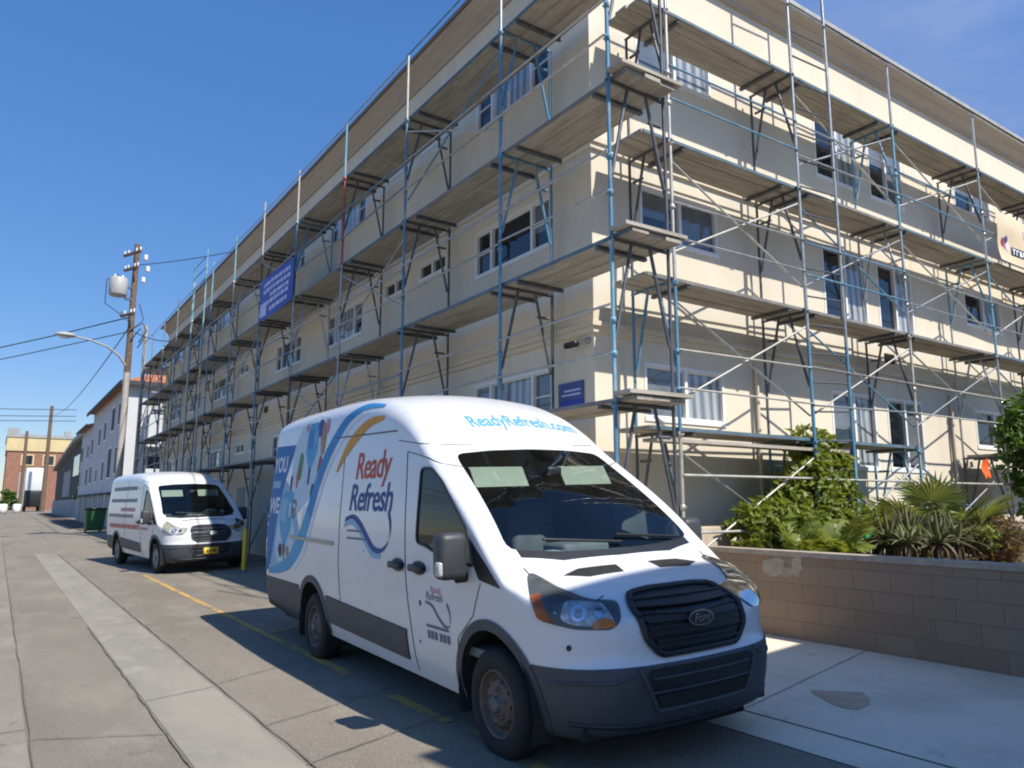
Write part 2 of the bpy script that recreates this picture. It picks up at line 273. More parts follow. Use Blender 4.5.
def clip_cell(poly, x0, x1, y0, y1):
    for ax, v, sg in ((0, x0, 1), (0, x1, -1), (1, y0, 1), (1, y1, -1)):
        out = []; n = len(poly)
        for i in range(n):
            a, b = poly[i], poly[(i+1) % n]; da, db = (a[ax]-v)*sg, (b[ax]-v)*sg
            if da >= 0: out.append(a)
            if (da > 0 > db) or (da < 0 < db):
                t = da/(da-db); out.append((a[0]+(b[0]-a[0])*t, a[1]+(b[1]-a[1])*t))
        poly = out
        if len(poly) < 3: return []
    return poly
def panel(poly, step, fn):
    """a 2D outline cut into small cells, each corner mapped by fn onto a surface"""
    xs = [p[0] for p in poly]; ys = [p[1] for p in poly]; nx = max(1, int((max(xs)-min(xs))/step)); ny = max(1, int((max(ys)-min(ys))/step))
    vs = {}; V = []; F = []
    def vid(p):
        k = (round(p[0], 4), round(p[1], 4))
        if k not in vs:
            q = fn(*p)
            if q is None: return None
            vs[k] = len(V); V.append(q)
        return vs[k]
    for i in range(nx):
        for j in range(ny):
            x0 = min(xs)+(max(xs)-min(xs))*i/nx; x1 = min(xs)+(max(xs)-min(xs))*(i+1)/nx; y0 = min(ys)+(max(ys)-min(ys))*j/ny; y1 = min(ys)+(max(ys)-min(ys))*(j+1)/ny
            c = clip_cell(poly, x0, x1, y0, y1)
            if len(c) > 2:
                ids = []
                for p in c:
                    k = vid(p)
                    if k is None: ids = None; break
                    if not ids or k != ids[-1]: ids.append(k)
                if ids and ids[0] == ids[-1]: ids.pop()
                if ids and len(set(ids)) > 2 and len(set(ids)) == len(ids): F.append(ids)
    return V, F
def text_mesh(body, size, shear=0, bold=0, align='LEFT', space=1):
    cu = bpy.data.curves.new('text', 'FONT'); cu.body = body; cu.size = size; cu.shear = shear; cu.align_x = align; cu.resolution_u = 3; cu.offset = bold; cu.space_character = space
    o = bpy.data.objects.new('text', cu); COL.objects.link(o)
    me = bpy.data.meshes.new_from_object(o.evaluated_get(bpy.context.evaluated_depsgraph_get()))
    vs = [v.co[:2] for v in me.vertices]; fs = [list(p.vertices) for p in me.polygons]
    bpy.data.objects.remove(o); bpy.data.curves.remove(cu); bpy.data.meshes.remove(me); return vs, fs
def put_text(mb, body, size, fn, **kw):
    vs, fs = text_mesh(body, size, **kw); pts = [fn(*v) for v in vs]
    fs = [f for f in fs if all(pts[i] is not None for i in f)]
    return mb.add([p if p is not None else (0, 0, 0) for p in pts], fs)
def lerp(x, xs, ys):
    if x <= xs[0]: return ys[0]
    for i in range(len(xs)-1):
        if x <= xs[i+1]: return ys[i]+(ys[i+1]-ys[i])*(x-xs[i])/(xs[i+1]-xs[i])
    return ys[-1]
def smooth_tab(xs, ys):
    """monotone-ish cubic through a table"""
    n = len(xs); m = []
    for i in range(n):
        a = max(i-1, 0); b = min(i+1, n-1); m.append((ys[b]-ys[a])/(xs[b]-xs[a]))
    def f(x):
        if x <= xs[0]: return ys[0]
        if x >= xs[-1]: return ys[-1]
        i = max(k for k in range(n-1) if xs[k] <= x); h = xs[i+1]-xs[i]; t = (x-xs[i])/h
        return ys[i]*(2*t**3-3*t*t+1)+h*m[i]*(t**3-2*t*t+t)+ys[i+1]*(3*t*t-2*t**3)+h*m[i+1]*(t**3-t*t)
    return f
def gz(x): return 0 if x < 1.8 else min(.035*(x-1.8), .035*5.55)

# ------------------------------------------------------------------ ground, road, pavements
def sheet(name, xs, y0, y1, dz, m, kind='structure', label=None, cat=None, ny=1):
    b = MB()
    for i in range(len(xs)-1):
        for j in range(ny):
            ya, yb = y0+(y1-y0)*j/ny, y0+(y1-y0)*(j+1)/ny
            b.quad((xs[i], ya, gz(xs[i])+dz), (xs[i+1], ya, gz(xs[i+1])+dz), (xs[i+1], yb, gz(xs[i+1])+dz), (xs[i], yb, gz(xs[i])+dz))
    return tag(b.build(name, m), label, cat, None, kind)
sheet('ground', [-600, -2, 1.2, 1.8, 7.35, 700], -400, 1500, 0, 'asphalt')
sheet('gutter', [1.19, 1.79], -6, 30.5, .004, 'gutter')
sheet('side_path', [-9, .32], -6, 60, .004, 'old_paving')
sheet('sidewalk', [4.42, 4.82], -6, 9.3, .006, 'sidewalk')
sheet('sidewalk', [4.84, 6.0, 7.35], -6, 9.3, .010, 'sidewalk')
sheet('pavement_joint', [4.82, 4.84], -6, 9.3, .0055, 'walk_joint')
rnd = random.Random(3)
def ribbon(b, pts, wd, dz, jit=0):
    L = []
    for i, p in enumerate(pts):
        q = pts[min(i+1, len(pts)-1)]; o = pts[max(i-1, 0)]; d = Vector((q[0]-o[0], q[1]-o[1])).normalized(); n = Vector((-d.y, d.x))*wd/2*(1+jit*(rnd.random()-.5))
        L += [(p[0]+n.x, p[1]+n.y, gz(p[0]+n.x)+dz), (p[0]-n.x, p[1]-n.y, gz(p[0]-n.x)+dz)]
    b.add(L, [(2*i, 2*i+1, 2*i+3, 2*i+2) for i in range(len(pts)-1)])
def wav(a, c, n, j): return [(a[0]+(c[0]-a[0])*i/n+rnd.uniform(-j, j), a[1]+(c[1]-a[1])*i/n+rnd.uniform(-j, j)) for i in range(n+1)]
b = MB()
for s, e in (((2.95, 9.3), (2.95, 19.5)), ((2.95, 7.15), (2.95, 8.0)), ((2.95, 5.2), (2.95, 6.2)), ((2.95, 2.2), (2.95, 4.9)), ((3.02, 9.95), (5.0, 10.5)), ((2.95, 8.0), (2.95, 9.3))): ribbon(b, [(s[0]+(e[0]-s[0])*i/16, s[1]+(e[1]-s[1])*i/16) for i in range(17)], .10, .005, .25)
tag(b.build('road_marking', 'yellow_paint'), kind='structure')
b = MB()
for s, e, n in (((1.8, 6.0), (3.4, 6.5), 12), ((1.8, 5.0), (4.4, 5.8), 12), ((1.85, 7.6), (2.9, 8.1), 24), ((1.83, -3), (1.83, 30), 60), ((.34, 5.5), (.34, 40), 40), ((.35, 6.6), (1.18, 6.2), 8), ((-4, 6.7), (.33, 6.9), 14), ((1.2, 7.3), (1.79, 7.5), 5), ((1.2, 12), (1.79, 12.1), 5), ((1.2, 17.5), (1.79, 17.5), 5), ((1.17, 5), (1.17, 12), 20)):
    ribbon(b, wav(s, e, n*2, .008), .011, .012, .6)
tag(b.build('road_joint', 'joint'), kind='structure')
b = MB()
for s, e, n in (((4.84, 4.0), (7.33, 4.5), 8), ((4.84, .8), (7.33, 1.0), 5), ((4.84, 7.2), (7.33, 7.3), 5)): ribbon(b, wav(s, e, n*2, .006), .012, .013, .5)
tag(b.build('pavement_joint', 'walk_joint'), kind='structure')
b = MB()
for s, e, n in (((1.0, 66), (2.4, 67), 5),): ribbon(b, wav(s, e, n, .03), .06 if s[1] < 50 else 1.6, .014, 1.5)
tag(b.build('road_patch', 'crack_fill'), kind='structure')
b = MB(); pl = [(5.68, 4.00), (5.80, 3.84), (5.92, 3.69), (5.80, 3.55), (5.64, 3.47), (5.47, 3.45), (5.42, 3.55), (5.46, 3.68), (5.53, 3.78), (5.58, 3.90)]
b.add([(x, y, gz(x)+.014) for x, y in pl], [tuple(range(10))[::-1]])
tag(b.build('pavement_stain', 'stain'), kind='structure')
# far dirt verge
b = MB(); b.quad((4.2, 52, gz(4.2)+.02), (6.0, 50, gz(6)+.02), (6.6, 140, gz(6.6)+.02), (5.2, 140, gz(5.2)+.02)); tag(b.build('dirt_verge', 'soil'), kind='structure')
# ------------------------------------------------------------------ apartment building
BX, BY, BTOP, BX1, BY1 = 6.55, 7.66, 10.4, 31.0, 41.0
bld = thing('apartment_building', (BX, BY, 0), 'large cream stucco three storey apartment block wrapped in scaffolding', 'building')
LP = lambda u, z, d=0: (BX-d, u, z)
RP = lambda u, z, d=0: (u, BY-d, z)
FL = 2.69
LW, RW = [], []
for f in range(3):
    d = FL*f
    for a, c in ((8.60, 10.77), (15.72, 17.95), (19.95, 22.2), (27.8, 30.1), (32.4, 34.4), (36.4, 38.9)): LW.append((a, c, 2.83+d, 3.64+d, 3))
    for a, c in ((11.83, 12.92), (13.5, 14.52), (25.3, 26.35)): LW.append((a, c, 3.31+d, 3.66+d, 2))
    LW.append((23.9, 24.6, 3.29+d, 3.66+d, 1))
    for a, c in ((7.48, 9.15), (17.2, 18.9), (20.6, 22.3), (28.2, 29.8)): RW.append((a, c, 2.85+d, 3.66+d, 2))
    for a, c in ((11.98, 13.35), (13.75, 15.0), (23.6, 24.9), (25.4, 26.8)): RW.append((a, c, 2.28+d, 3.64+d, 2))
def facade(name, P, u0, u1, ops, flip):
    us = sorted({u0, u1, *[o[0] for o in ops], *[o[1] for o in ops]}); zs = sorted({-.2, BTOP, *[o[2] for o in ops], *[o[3] for o in ops]})
    b = MB()
    def q(*p): b.add(p, [(0, 1, 2, 3) if not flip else (3, 2, 1, 0)])
    for i in range(len(us)-1):
        for j in range(len(zs)-1):
            uc, zc = (us[i]+us[i+1])/2, (zs[j]+zs[j+1])/2
            if any(o[0] < uc < o[1] and o[2] < zc < o[3] for o in ops): continue
            q(P(us[i], zs[j]), P(us[i], zs[j+1]), P(us[i+1], zs[j+1]), P(us[i+1], zs[j]))
    D = -.10
    for a, c, z0, z1, k in ops:
        q(P(a, z0), P(a, z0, D), P(a, z1, D), P(a, z1)); q(P(c, z0), P(c, z1), P(c, z1, D), P(c, z0, D))
        q(P(a, z1), P(a, z1, D), P(c, z1, D), P(c, z1)); q(P(a, z0), P(c, z0), P(c, z0, D), P(a, z0, D))
    return b.build(name, 'stucco', bld, (BX, BY, 0), recalc=False)
facade('wall', LP, BY, BY1, LW, False); facade('wall', RP, BX, BX1, RW, True)
b = MB(); b.quad((BX, BY1, -.2), (BX1, BY1, -.2), (BX1, BY1, BTOP), (BX, BY1, BTOP)); b.quad((BX1, BY, -.2), (BX1, BY1, -.2), (BX1, BY1, BTOP), (BX1, BY, BTOP)); b.build('wall', 'stucco', bld, (BX, BY, 0))
rw = random.Random(5)
def bar(b, P, a, c, z0, z1, d0, d1):
    p, q = Vector(P(a, z0, d0)), Vector(P(c, z1, d1))
    b.box(min(p.x, q.x), max(p.x, q.x), min(p.y, q.y), max(p.y, q.y), min(p.z, q.z), max(p.z, q.z))
def window(P, a, c, z0, z1, k, kinds):
    b = MB(); fw = .04
    bar(b, P, a-.008, c+.008, z1-fw, z1+.008, -.06, .010); bar(b, P, a-.02, c+.02, z0-.03, z0+fw, -.06, .02)
    bar(b, P, a-.008, a+fw, z0+fw, z1-fw, -.06, .010); bar(b, P, c-fw, c+.008, z0+fw, z1-fw, -.06, .010)
    cuts = {1: [], 2: [.5], 3: [.23, .77]}[k]; es = [a+fw]+[a+(c-a)*t for t in cuts]+[c-fw]
    for t in cuts: m = a+(c-a)*t; bar(b, P, m-.03, m+.03, z0+fw, z1-fw, -.06, .012)
    for i in range(len(es)-1):                    # sash rails
        lo = es[i]+(.03 if i else 0); hi = es[i+1]-(.03 if i < len(es)-2 else 0)
        bar(b, P, lo, hi, z1-fw-.025, z1-fw, -.06, -.02); bar(b, P, lo, hi, z0+fw, z0+fw+.025, -.06, -.02)
        if k == 3 and i != 1 and z1-z0 > .6: bar(b, P, lo, hi, (z0+z1)/2-.012, (z0+z1)/2+.012, -.06, -.025)
    w = b.build('window', 'white_frame', bld, (BX, BY, 0))
    for i in range(len(es)-1):
        lo, hi = es[i], es[i+1]; g = MB(); kd = kinds[i % len(kinds)]
        g.add([P(lo, z0+fw, -.05), P(hi, z0+fw, -.05), P(hi, z1-fw, -.05), P(lo, z1-fw, -.05)], [(0, 1, 2, 3)])
        g.build('pane', kd, w, (BX, BY, 0))
        if kd == 'pane_dark' and rw.random() < .45 and z1-z0 > .6:
            h = MB(); zt = z1-fw-(z1-z0)*rw.uniform(.25, .6); bar(h, P, lo+.01, hi-.01, zt, z1-fw-.028, -.049, -.044); h.build('blind', 'pane_blind', w, (BX, BY, 0))
for (a, c, z0, z1, k) in LW:
    kinds = ['pane_dark', rw.choice(['pane_light', 'pane_dark', 'pane_blind']), 'pane_dark'] if k == 3 else ['pane_dark', 'pane_dark']
    if abs(a-8.6) < .1: kinds = ['pane_dark', 'pane_light' if z0 > 8 else 'pane_dark', 'pane_dark'] if z0 > 5 else ['pane_blind', 'pane_light', 'pane_dark']
    if abs(a-15.72) < .1: kinds = ['pane_dark', 'pane_light', 'pane_dark']
    window(LP, a, c, z0, z1, k, kinds)
for (a, c, z0, z1, k) in RW:
    kinds = ['pane_dark', rw.choice(['pane_light', 'pane_blind', 'pane_light'])]
    if abs(a-7.48) < .1: kinds = ['pane_blind', 'pane_light'] if not 5 < z0 < 6 else ['pane_dark', 'pane_blind']
    window(RP, a, c, z0, z1, k, kinds)
def profile(name, zs, m, g=0):
    """a moulding run along both street fronts: list of (depth0, z0, z1)"""
    b = MB()
    for d, z0, z1 in zs:
        b.box(BX-d, BX+.004, BY+.004, BY1, z0, z1); b.box(BX-d, BX1, BY-d, BY+.004, z0, z1)
    return b.build(name, m, bld, (BX, BY, 0))
profile('band', [(.05, 3.98, 4.06), (.09, 4.062, 4.13), (.04, 4.132, 4.30)], 'stucco_trim')
profile('band', [(.05, 6.66, 6.74), (.085, 6.742, 6.82)], 'stucco_trim')
b = MB(); pr = [(.002, 10.19), (.05, 10.19), (.055, 10.25), (.20, 10.38), (.205, 10.40), (.325, 10.48), (.33, 10.56)]
for (d0, z0), (d1, z1) in zip(pr, pr[1:]):
    b.quad((BX-d0, BY-d0, z0), (BX-d1, BY-d1, z1), (BX-d1, BY1, z1), (BX-d0, BY1, z0)); b.quad((BX-d0, BY-d0, z0), (BX1, BY-d0, z0), (BX1, BY-d1, z1), (BX-d1, BY-d1, z1))
b.build('cornice', 'eave', bld, (BX, BY, 0))
b = MB(); b.box(BX-.36, BX1, BY-.36, BY1+.4, 10.564, 10.60); b.build('roof', 'roof', bld, (BX, BY, 0))
b = MB(); b.box(BX-.36, BX1, BY-.375, BY-.362, 10.53, 10.605); b.build('drip_edge', 'steel_pale', bld, (BX, BY, 0)); b = MB(); b.box(BX-.375, BX-.362, BY-.36, BY1+.4, 10.53, 10.605); b.build('drip_edge', 'roof', bld, (BX, BY, 0))
b = MB(); b.box(BX-.8, BX+2, BY1+.5, BY1+2.6, 8.5, 8.62); b.build('canopy', 'eave', bld, (BX, BY, 0))
b = MB(); b.box(BX-.012, BX+.002, 24.9, 25.9, .15, 2.2); b.build('door', 'far_grey', bld, (BX, BY, 0))
for P, u, z in ((RP, 13.96, 4.42), (RP, 20, 4.42), (LP, 23, 4.5)):
    b = MB(); bar(b, P, u-.16, u+.16, z-.09, z+.09, .002, .03)
    for i in range(4): bar(b, P, u-.14, u+.14, z-.065+i*.035, z-.05+i*.035, .03, .04)
    b.build('vent', 'far_dark', bld, (BX, BY, 0))
# vertical downpipes on the sunny front
for u in (9.9, 16.1):
    b = MB(); b.tube([RP(u, .3, .045), RP(u, 3.9, .045)], .035); b.build('downpipe', 'stucco_trim', bld, (BX, BY, 0))
# security camera
sc = thing('security_camera', (BX, 7.93, 3.86), 'small black bullet camera on a bracket under the band at the building corner', 'camera')
b = MB(); b.lathe([(-.14, .001), (-.14, .05), (.10, .045), (.12, .03), (.12, .001)], (-.16, .05, -.02), 'y', 14); b.build('camera_body', 'van_black', sc)
b = MB(); b.tube([(-.004, -.16, .02), (-.08, -.13, .02), (-.16, -.04, .0)], .016); b.lathe([(-.004, .001), (-.004, .05), (-.03, .05), (-.03, .001)], (0, -.16, .02), 'x', 12); b.build('bracket', 'transformer', sc)
# wall sign
sg = thing('wall_sign', (BX, 8.16, 3.16), 'small slate blue notice fixed to the stucco wall near the building corner', 'sign')
b = MB(); b.box(-.02, -.003, -.28, .28, -.17, .19); b.build('sign_board', 'sign_slate', sg)
b = MB(); b.box(-.024, -.0205, -.26, .26, -.15, -.06); b.build('sign_strip', 'sign_blue', sg)
b = MB(); b.box(-.024, -.0205, -.22, .14, .06, .085); b.box(-.024, -.0205, -.22, .2, .0, .025); b.build('sign_print', 'p_lilac', sg)

# ------------------------------------------------------------------ scaffolding
LZ = [2.80, 4.68, 6.62, 8.55]
RZ = [2.62, 4.62, 6.60, 8.55]
rs = random.Random(11)
M['edge_blue'] = mat('blue_plank_edge', (.11, .18, .23), .6, var=.35, vscale=4); M['edge_grey'] = mat('grey_plank_edge', (.24, .235, .22), .6, var=.35, vscale=4)
def scaffold(label, P, D, us, zs, base, tops, paint, skip=lambda i, k: False, ledge=.26, topcol=None, xb=lambda i, k: True, nopole=lambda i: False):
    """frames, planks, braces and rails of one run: u along the wall, d out from it"""
    o = Vector(P(us[0], base, D)); t = thing('scaffold', o, label, 'scaffold', 'scaffolds round the apartment building')
    di = .15; DO = D
    def T(lst, name, m, r=.024, par=t):
        b = MB()
        for pts in lst: b.tube([P(*p) for p in pts], r, 8)
        return b.build(name, m, par, o)
    lv = [base]+zs
    for i, u in enumerate(us):
        for k in range(len(zs)):
            m = paint(i, k); z1 = zs[k]-.05; z0 = lv[k]-.05 if k else base
            if not nopole(i):
                b = MB(); b.tube([P(u, z0, DO), P(u, z1, DO)], .024, 8)
                for zz in (z1-.03, z1-.95, z0+.55): q = Vector(P(u, zz, DO)); b.lathe([(-.035, .024), (-.035, .034), (.035, .034), (.035, .024)], q, 'z', 8); b.tube([P(u-.05, zz, DO+.02), P(u+.05, zz, DO+.02)], .009, 5)
                b.build('outer_leg', m, t, o)
            T([[(u, z0, di), (u, z1, di)], [(u, z1, di-.02), (u, z1, DO+.04)], [(u, z1-.02, di+.30), (u, max(z0, z1-1.15), di+.03)], [(u, z1-.02, DO-.30), (u, max(z0, z1-1.15), DO-.03)], [(u, z1-.34, di+.07), (u, z1-.34, di+.26)]], 'frame', 'dark_steel' if rs.random() < .6 else m, .021)
        if not nopole(i): T([[(u, zs[-1]-.05, DO), (u, tops(i), DO)]], 'guard_post', topcol(i) if topcol else rs.choice(['steel_pale', 'teal_steel', 'steel']), .024)
    for i in range(len(us)-1):
        a, c = us[i], us[i+1]
        for k, z in enumerate(zs):
            if skip(i, k): continue
            b = MB(); n = 3; lo, hi = a-ledge*(1 if i == 0 else .0), c+(.02 if i < len(us)-2 else .25)
            w = (DO-.06-(di+.06))/n
            for j in range(n):
                d0 = di+.06+j*w; p, q = Vector(P(lo+rs.uniform(-.03, .02), z-.026, d0+.006)), Vector(P(hi, z+.02, d0+w-.006))
                b.box(min(p.x, q.x), max(p.x, q.x), min(p.y, q.y), max(p.y, q.y), p.z+rs.uniform(-.006, .006), q.z)
            pf = b.build('platform', 'plank' if P is RP else 'plank_alley', t, o)
            e = MB(); bar(e, P, lo, hi, z-.030, z+.016, DO-.055, DO-.045); e.build('edge_rail', rs.choice(['edge_blue', 'edge_blue', 'edge_grey']), pf, o)
            for ub in (a+.30, c-.36): e = MB(); bar(e, P, ub, ub+.06, z-.075, z-.034, di+.05, DO-.06); e.build('bearer', 'dark_steel', pf, o)
        for k, z in enumerate(zs):
            r = []
            top = k == len(zs)-1
            for h in ((.55, 1.05) if not top else (1.15,)): r.append([(a, z+h+rs.uniform(-.05, .05), DO+.03), (c, z+h+rs.uniform(-.05, .05), DO+.03)])
            T(r, 'guard_rail', rs.choice(['steel', 'steel_pale', 'steel', 'blue_steel']), .015)
        for k, z in enumerate([base]+zs[:-1]):
            if not xb(i, k): continue
            z0, z1 = z+.35, (zs[k])-.28
            T([[(a, z0, DO-.02), (c, z1, DO-.02)]], 'cross_brace', rs.choice(['steel_pale', 'steel']), .015)
            T([[(a, z1, DO-.05), (c, z0, DO-.05)]], 'cross_brace', rs.choice(['steel_pale', 'steel', 'blue_steel']), .015)
    return t
def lpaint(i, k):
    if i == 3 and k == 3: return 'red_steel'
    if i < 3: return 'blue_steel' if rs.random() < .85 else 'teal_steel'
    return rs.choice(['blue_steel', 'teal_steel', 'dark_steel', 'blue_steel', 'steel'])
LU = [6.1, 8.4, 11.47, 14.42, 17.5, 20.45, 23.5, 26.55, 29.6, 32.65, 35.7, 38.75, 41.2]
scL = scaffold('long run of blue and galvanised scaffolding along the shaded alley side of the apartment block', LP, 1.05, LU, LZ, .14, lambda i: 8.5+(1.40 if i else 3.0)+rs.uniform(-.15, .15), lpaint,
               xb=lambda i, k: (i+k) % 3 == 1 and i > 0, topcol=lambda i: ['steel', 'steel', 'steel_pale', 'teal_steel', 'steel_pale', 'steel_pale', 'teal_steel', 'teal_steel', 'teal_steel', 'steel', 'steel', 'steel', 'steel'][i])
def rpaint(i, k):
    if i == 1: return 'blue_steel' if k == 0 else 'steel'
    return rs.choice(['steel', 'steel', 'teal_steel', 'dark_steel', 'steel_pale']) if i else rs.choice(['blue_steel', 'steel_pale', 'blue_steel'])
RU = [7.15, 10.0, 12.95, 16.2, 19.3, 22.4, 25.5, 28.6]
scR = scaffold('scaffolding run in front of the sunlit garden side of the apartment block', RP, .95, RU, RZ, .55, lambda i: 8.5+(1.2 if i != 1 else 1.5)+rs.uniform(-.1, .1), rpaint, skip=lambda i, k: k == 0 and i == 2, ledge=.45,
               xb=lambda i, k: (k < 3 or i > 0), nopole=lambda i: i == 1)
for z in (1.30, 2.02):
    for i in range(len(RU)-1):
        b = MB(); b.tube([RP(RU[i], z, .98), RP(RU[i+1], z+.01, .98)], .018); b.build('guard_rail', 'steel_pale', scR, scR.location)
# ladder towers: one on each front
def ladder(label, P, u0, u1, D, z0, z1, mats):
    o = Vector(P(u0, z0, D)); t = thing('access_ladder', o, label, 'ladder', 'access ladders of the scaffolds'); zs = [z0+i*(z1-z0)/len(mats) for i in range(len(mats)+1)]
    for k, m in enumerate(mats):
        for u in (u0, u1):
            b = MB(); b.tube([P(u, zs[k], D), P(u, zs[k+1], D)], .027); b.build('rail', m if rs.random() < .8 else 'teal_steel', t, o)
        b = MB(); n = max(2, round((zs[k+1]-zs[k])/.40))
        for j in range(n):
            z = zs[k]+(j+.6)*(zs[k+1]-zs[k])/n; b.tube([P(u0, z-.03, D), P(u1, z+.03, D)], .014)
        b.build('rungs', 'dark_steel', t, o)
ladder('tall narrow ladder frame rising past the roof on the sunlit garden side', RP, 10.0, 11.0, .95, .55, 11.3, ['blue_steel', 'blue_steel', 'steel', 'steel', 'steel', 'steel'])
ladder('pale blue ladder frame near the far end of the alley side scaffold', LP, 27.3, 29.4, 1.12, .14, 10.6, ['steel_pale', 'steel_pale', 'steel_pale', 'teal_steel', 'teal_steel'])
# low loose plank run left on the first lift (garden side)
b = MB(); b.box(6.75, 10.9, 6.72, 6.98, 2.44, 2.485); solo(b, 'scaffold_plank', 'plank', (8.8, 6.85, 2.46), 'long weathered plank lying low across the garden side scaffold', 'plank')
for z in (2.83, 4.71, 6.65):
    b = MB(); b.prism([(5.45, 5.80, z), (6.42, 5.80, z+.01), (6.42, 6.07, z+.01), (5.45, 6.07, z)], (0, 0, .042))
    solo(b, 'scaffold_plank', 'plank', (5.9, 5.95, z), {2.83: 'short plank across the lowest lift of the scaffold end at the building corner', 4.71: 'short plank across the middle lift of the scaffold end at the building corner', 6.65: 'short plank across the highest visible lift of the scaffold end at the corner'}[z], 'plank', 'planks across the scaffold end')
# banners
bn = thing('blue_banner', (5.40, 18.9, 7.0), 'blue banner with rows of pale lettering tied to the alley side scaffold', 'banner')
y0, y1, z0, z1 = 17.35, 20.15, 6.50, 7.55
def bl(u, v, d=0): return (.012*math.sin(u*7+v*3)-d, y1-18.9-u*(y1-y0), z0-7.0+v*(z1-z0)+.10*math.sin(u*3.1)*(v-.5))
V, F = panel([(0, 0), (1, 0), (1, 1), (.02, 1), (0, .62)], .06, lambda u, v: bl(u, v)); MB().add(V, F, True).build('banner_cloth', 'sign_blue', bn)
b = MB()
for v, u0, u1 in ((.82, .16, .93), (.66, .14, .95), (.50, .36, .9), (.36, .12, .88), (.18, .34, .86)):   # rows that are too far off to read
    x = u0
    while x < u1-.03:
        wd = rs.uniform(.05, .13); V, F = panel([(x, v-.05), (min(x+wd, u1), v-.05), (min(x+wd, u1), v+.045), (x, v+.045)], .04, lambda u, vv: bl(u, vv, .006)); b.add(V, F); x += wd+.018
V, F = panel([(.03, .08), (.24, .08), (.24, .42), (.03, .42)], .05, lambda u, v: bl(u, v, .006)); b.add(V, F)
b.build('banner_print', 'p_lilac', bn)
cb = thing('cream_banner', (16.6, 6.62, 6.95), 'cream cloth banner with balloons and a dark word panel hung on the garden side scaffold', 'banner')
def cl(u, v, d=0): return (u*4.0-.05, -d+.02*math.sin(u*9+v*4)+.015*math.sin(v*7-u*3), v*1.02-.30+.12*u*(v-.5)-.03*math.sin(min(u, 1)*3.14)*v)
V, F = panel([(0, 1.02), (.035, 0), (1, 0), (1, 1)], .035, lambda u, v: cl(u, v)); MB().add(V, F, True).build('banner_cloth', 'banner_cream', cb)
for (u, v, r, m) in ((.075, .40, .020, 'p_maroon'), (.105, .47, .016, 'p_navy'), (.125, .33, .018, 'p_white'), (.095, .33, .012, 'p_pink')):
    V, F = panel([(u+r*math.cos(a*.52), v+r*4.4*math.sin(a*.52)) for a in range(12)], .02, lambda uu, vv: cl(uu, vv, .008)); MB().add(V, F).build('balloon_print', m, cb)
V, F = panel([(.165, .19), (.42, .19), (.42, .36), (.165, .36)], .03, lambda u, v: cl(u, v, .008)); MB().add(V, F).build('word_panel', 'p_dark', cb)
b = MB()      # word marks too blurred to read in the photograph
for u0, u1, v0, v1 in ((.175, .205, .30, .335), (.185, .195, .21, .30), (.215, .225, .21, .33), (.225, .245, .30, .33), (.25, .275, .21, .325), (.285, .31, .22, .33), (.32, .33, .21, .33), (.34, .37, .21, .32)):
    V, F = panel([(u0, v0), (u1, v0), (u1, v1), (u0, v1)], .02, lambda u, v: cl(u, v, .014)); b.add(V, F)
b.build('word_marks', 'p_white', cb)
V, F = panel([(.30, .62), (.60, .62), (.60, .80), (.30, .80)], .03, lambda u, v: cl(u, v, .008)); MB().add(V, F).build('word_panel', 'p_lilac', cb)
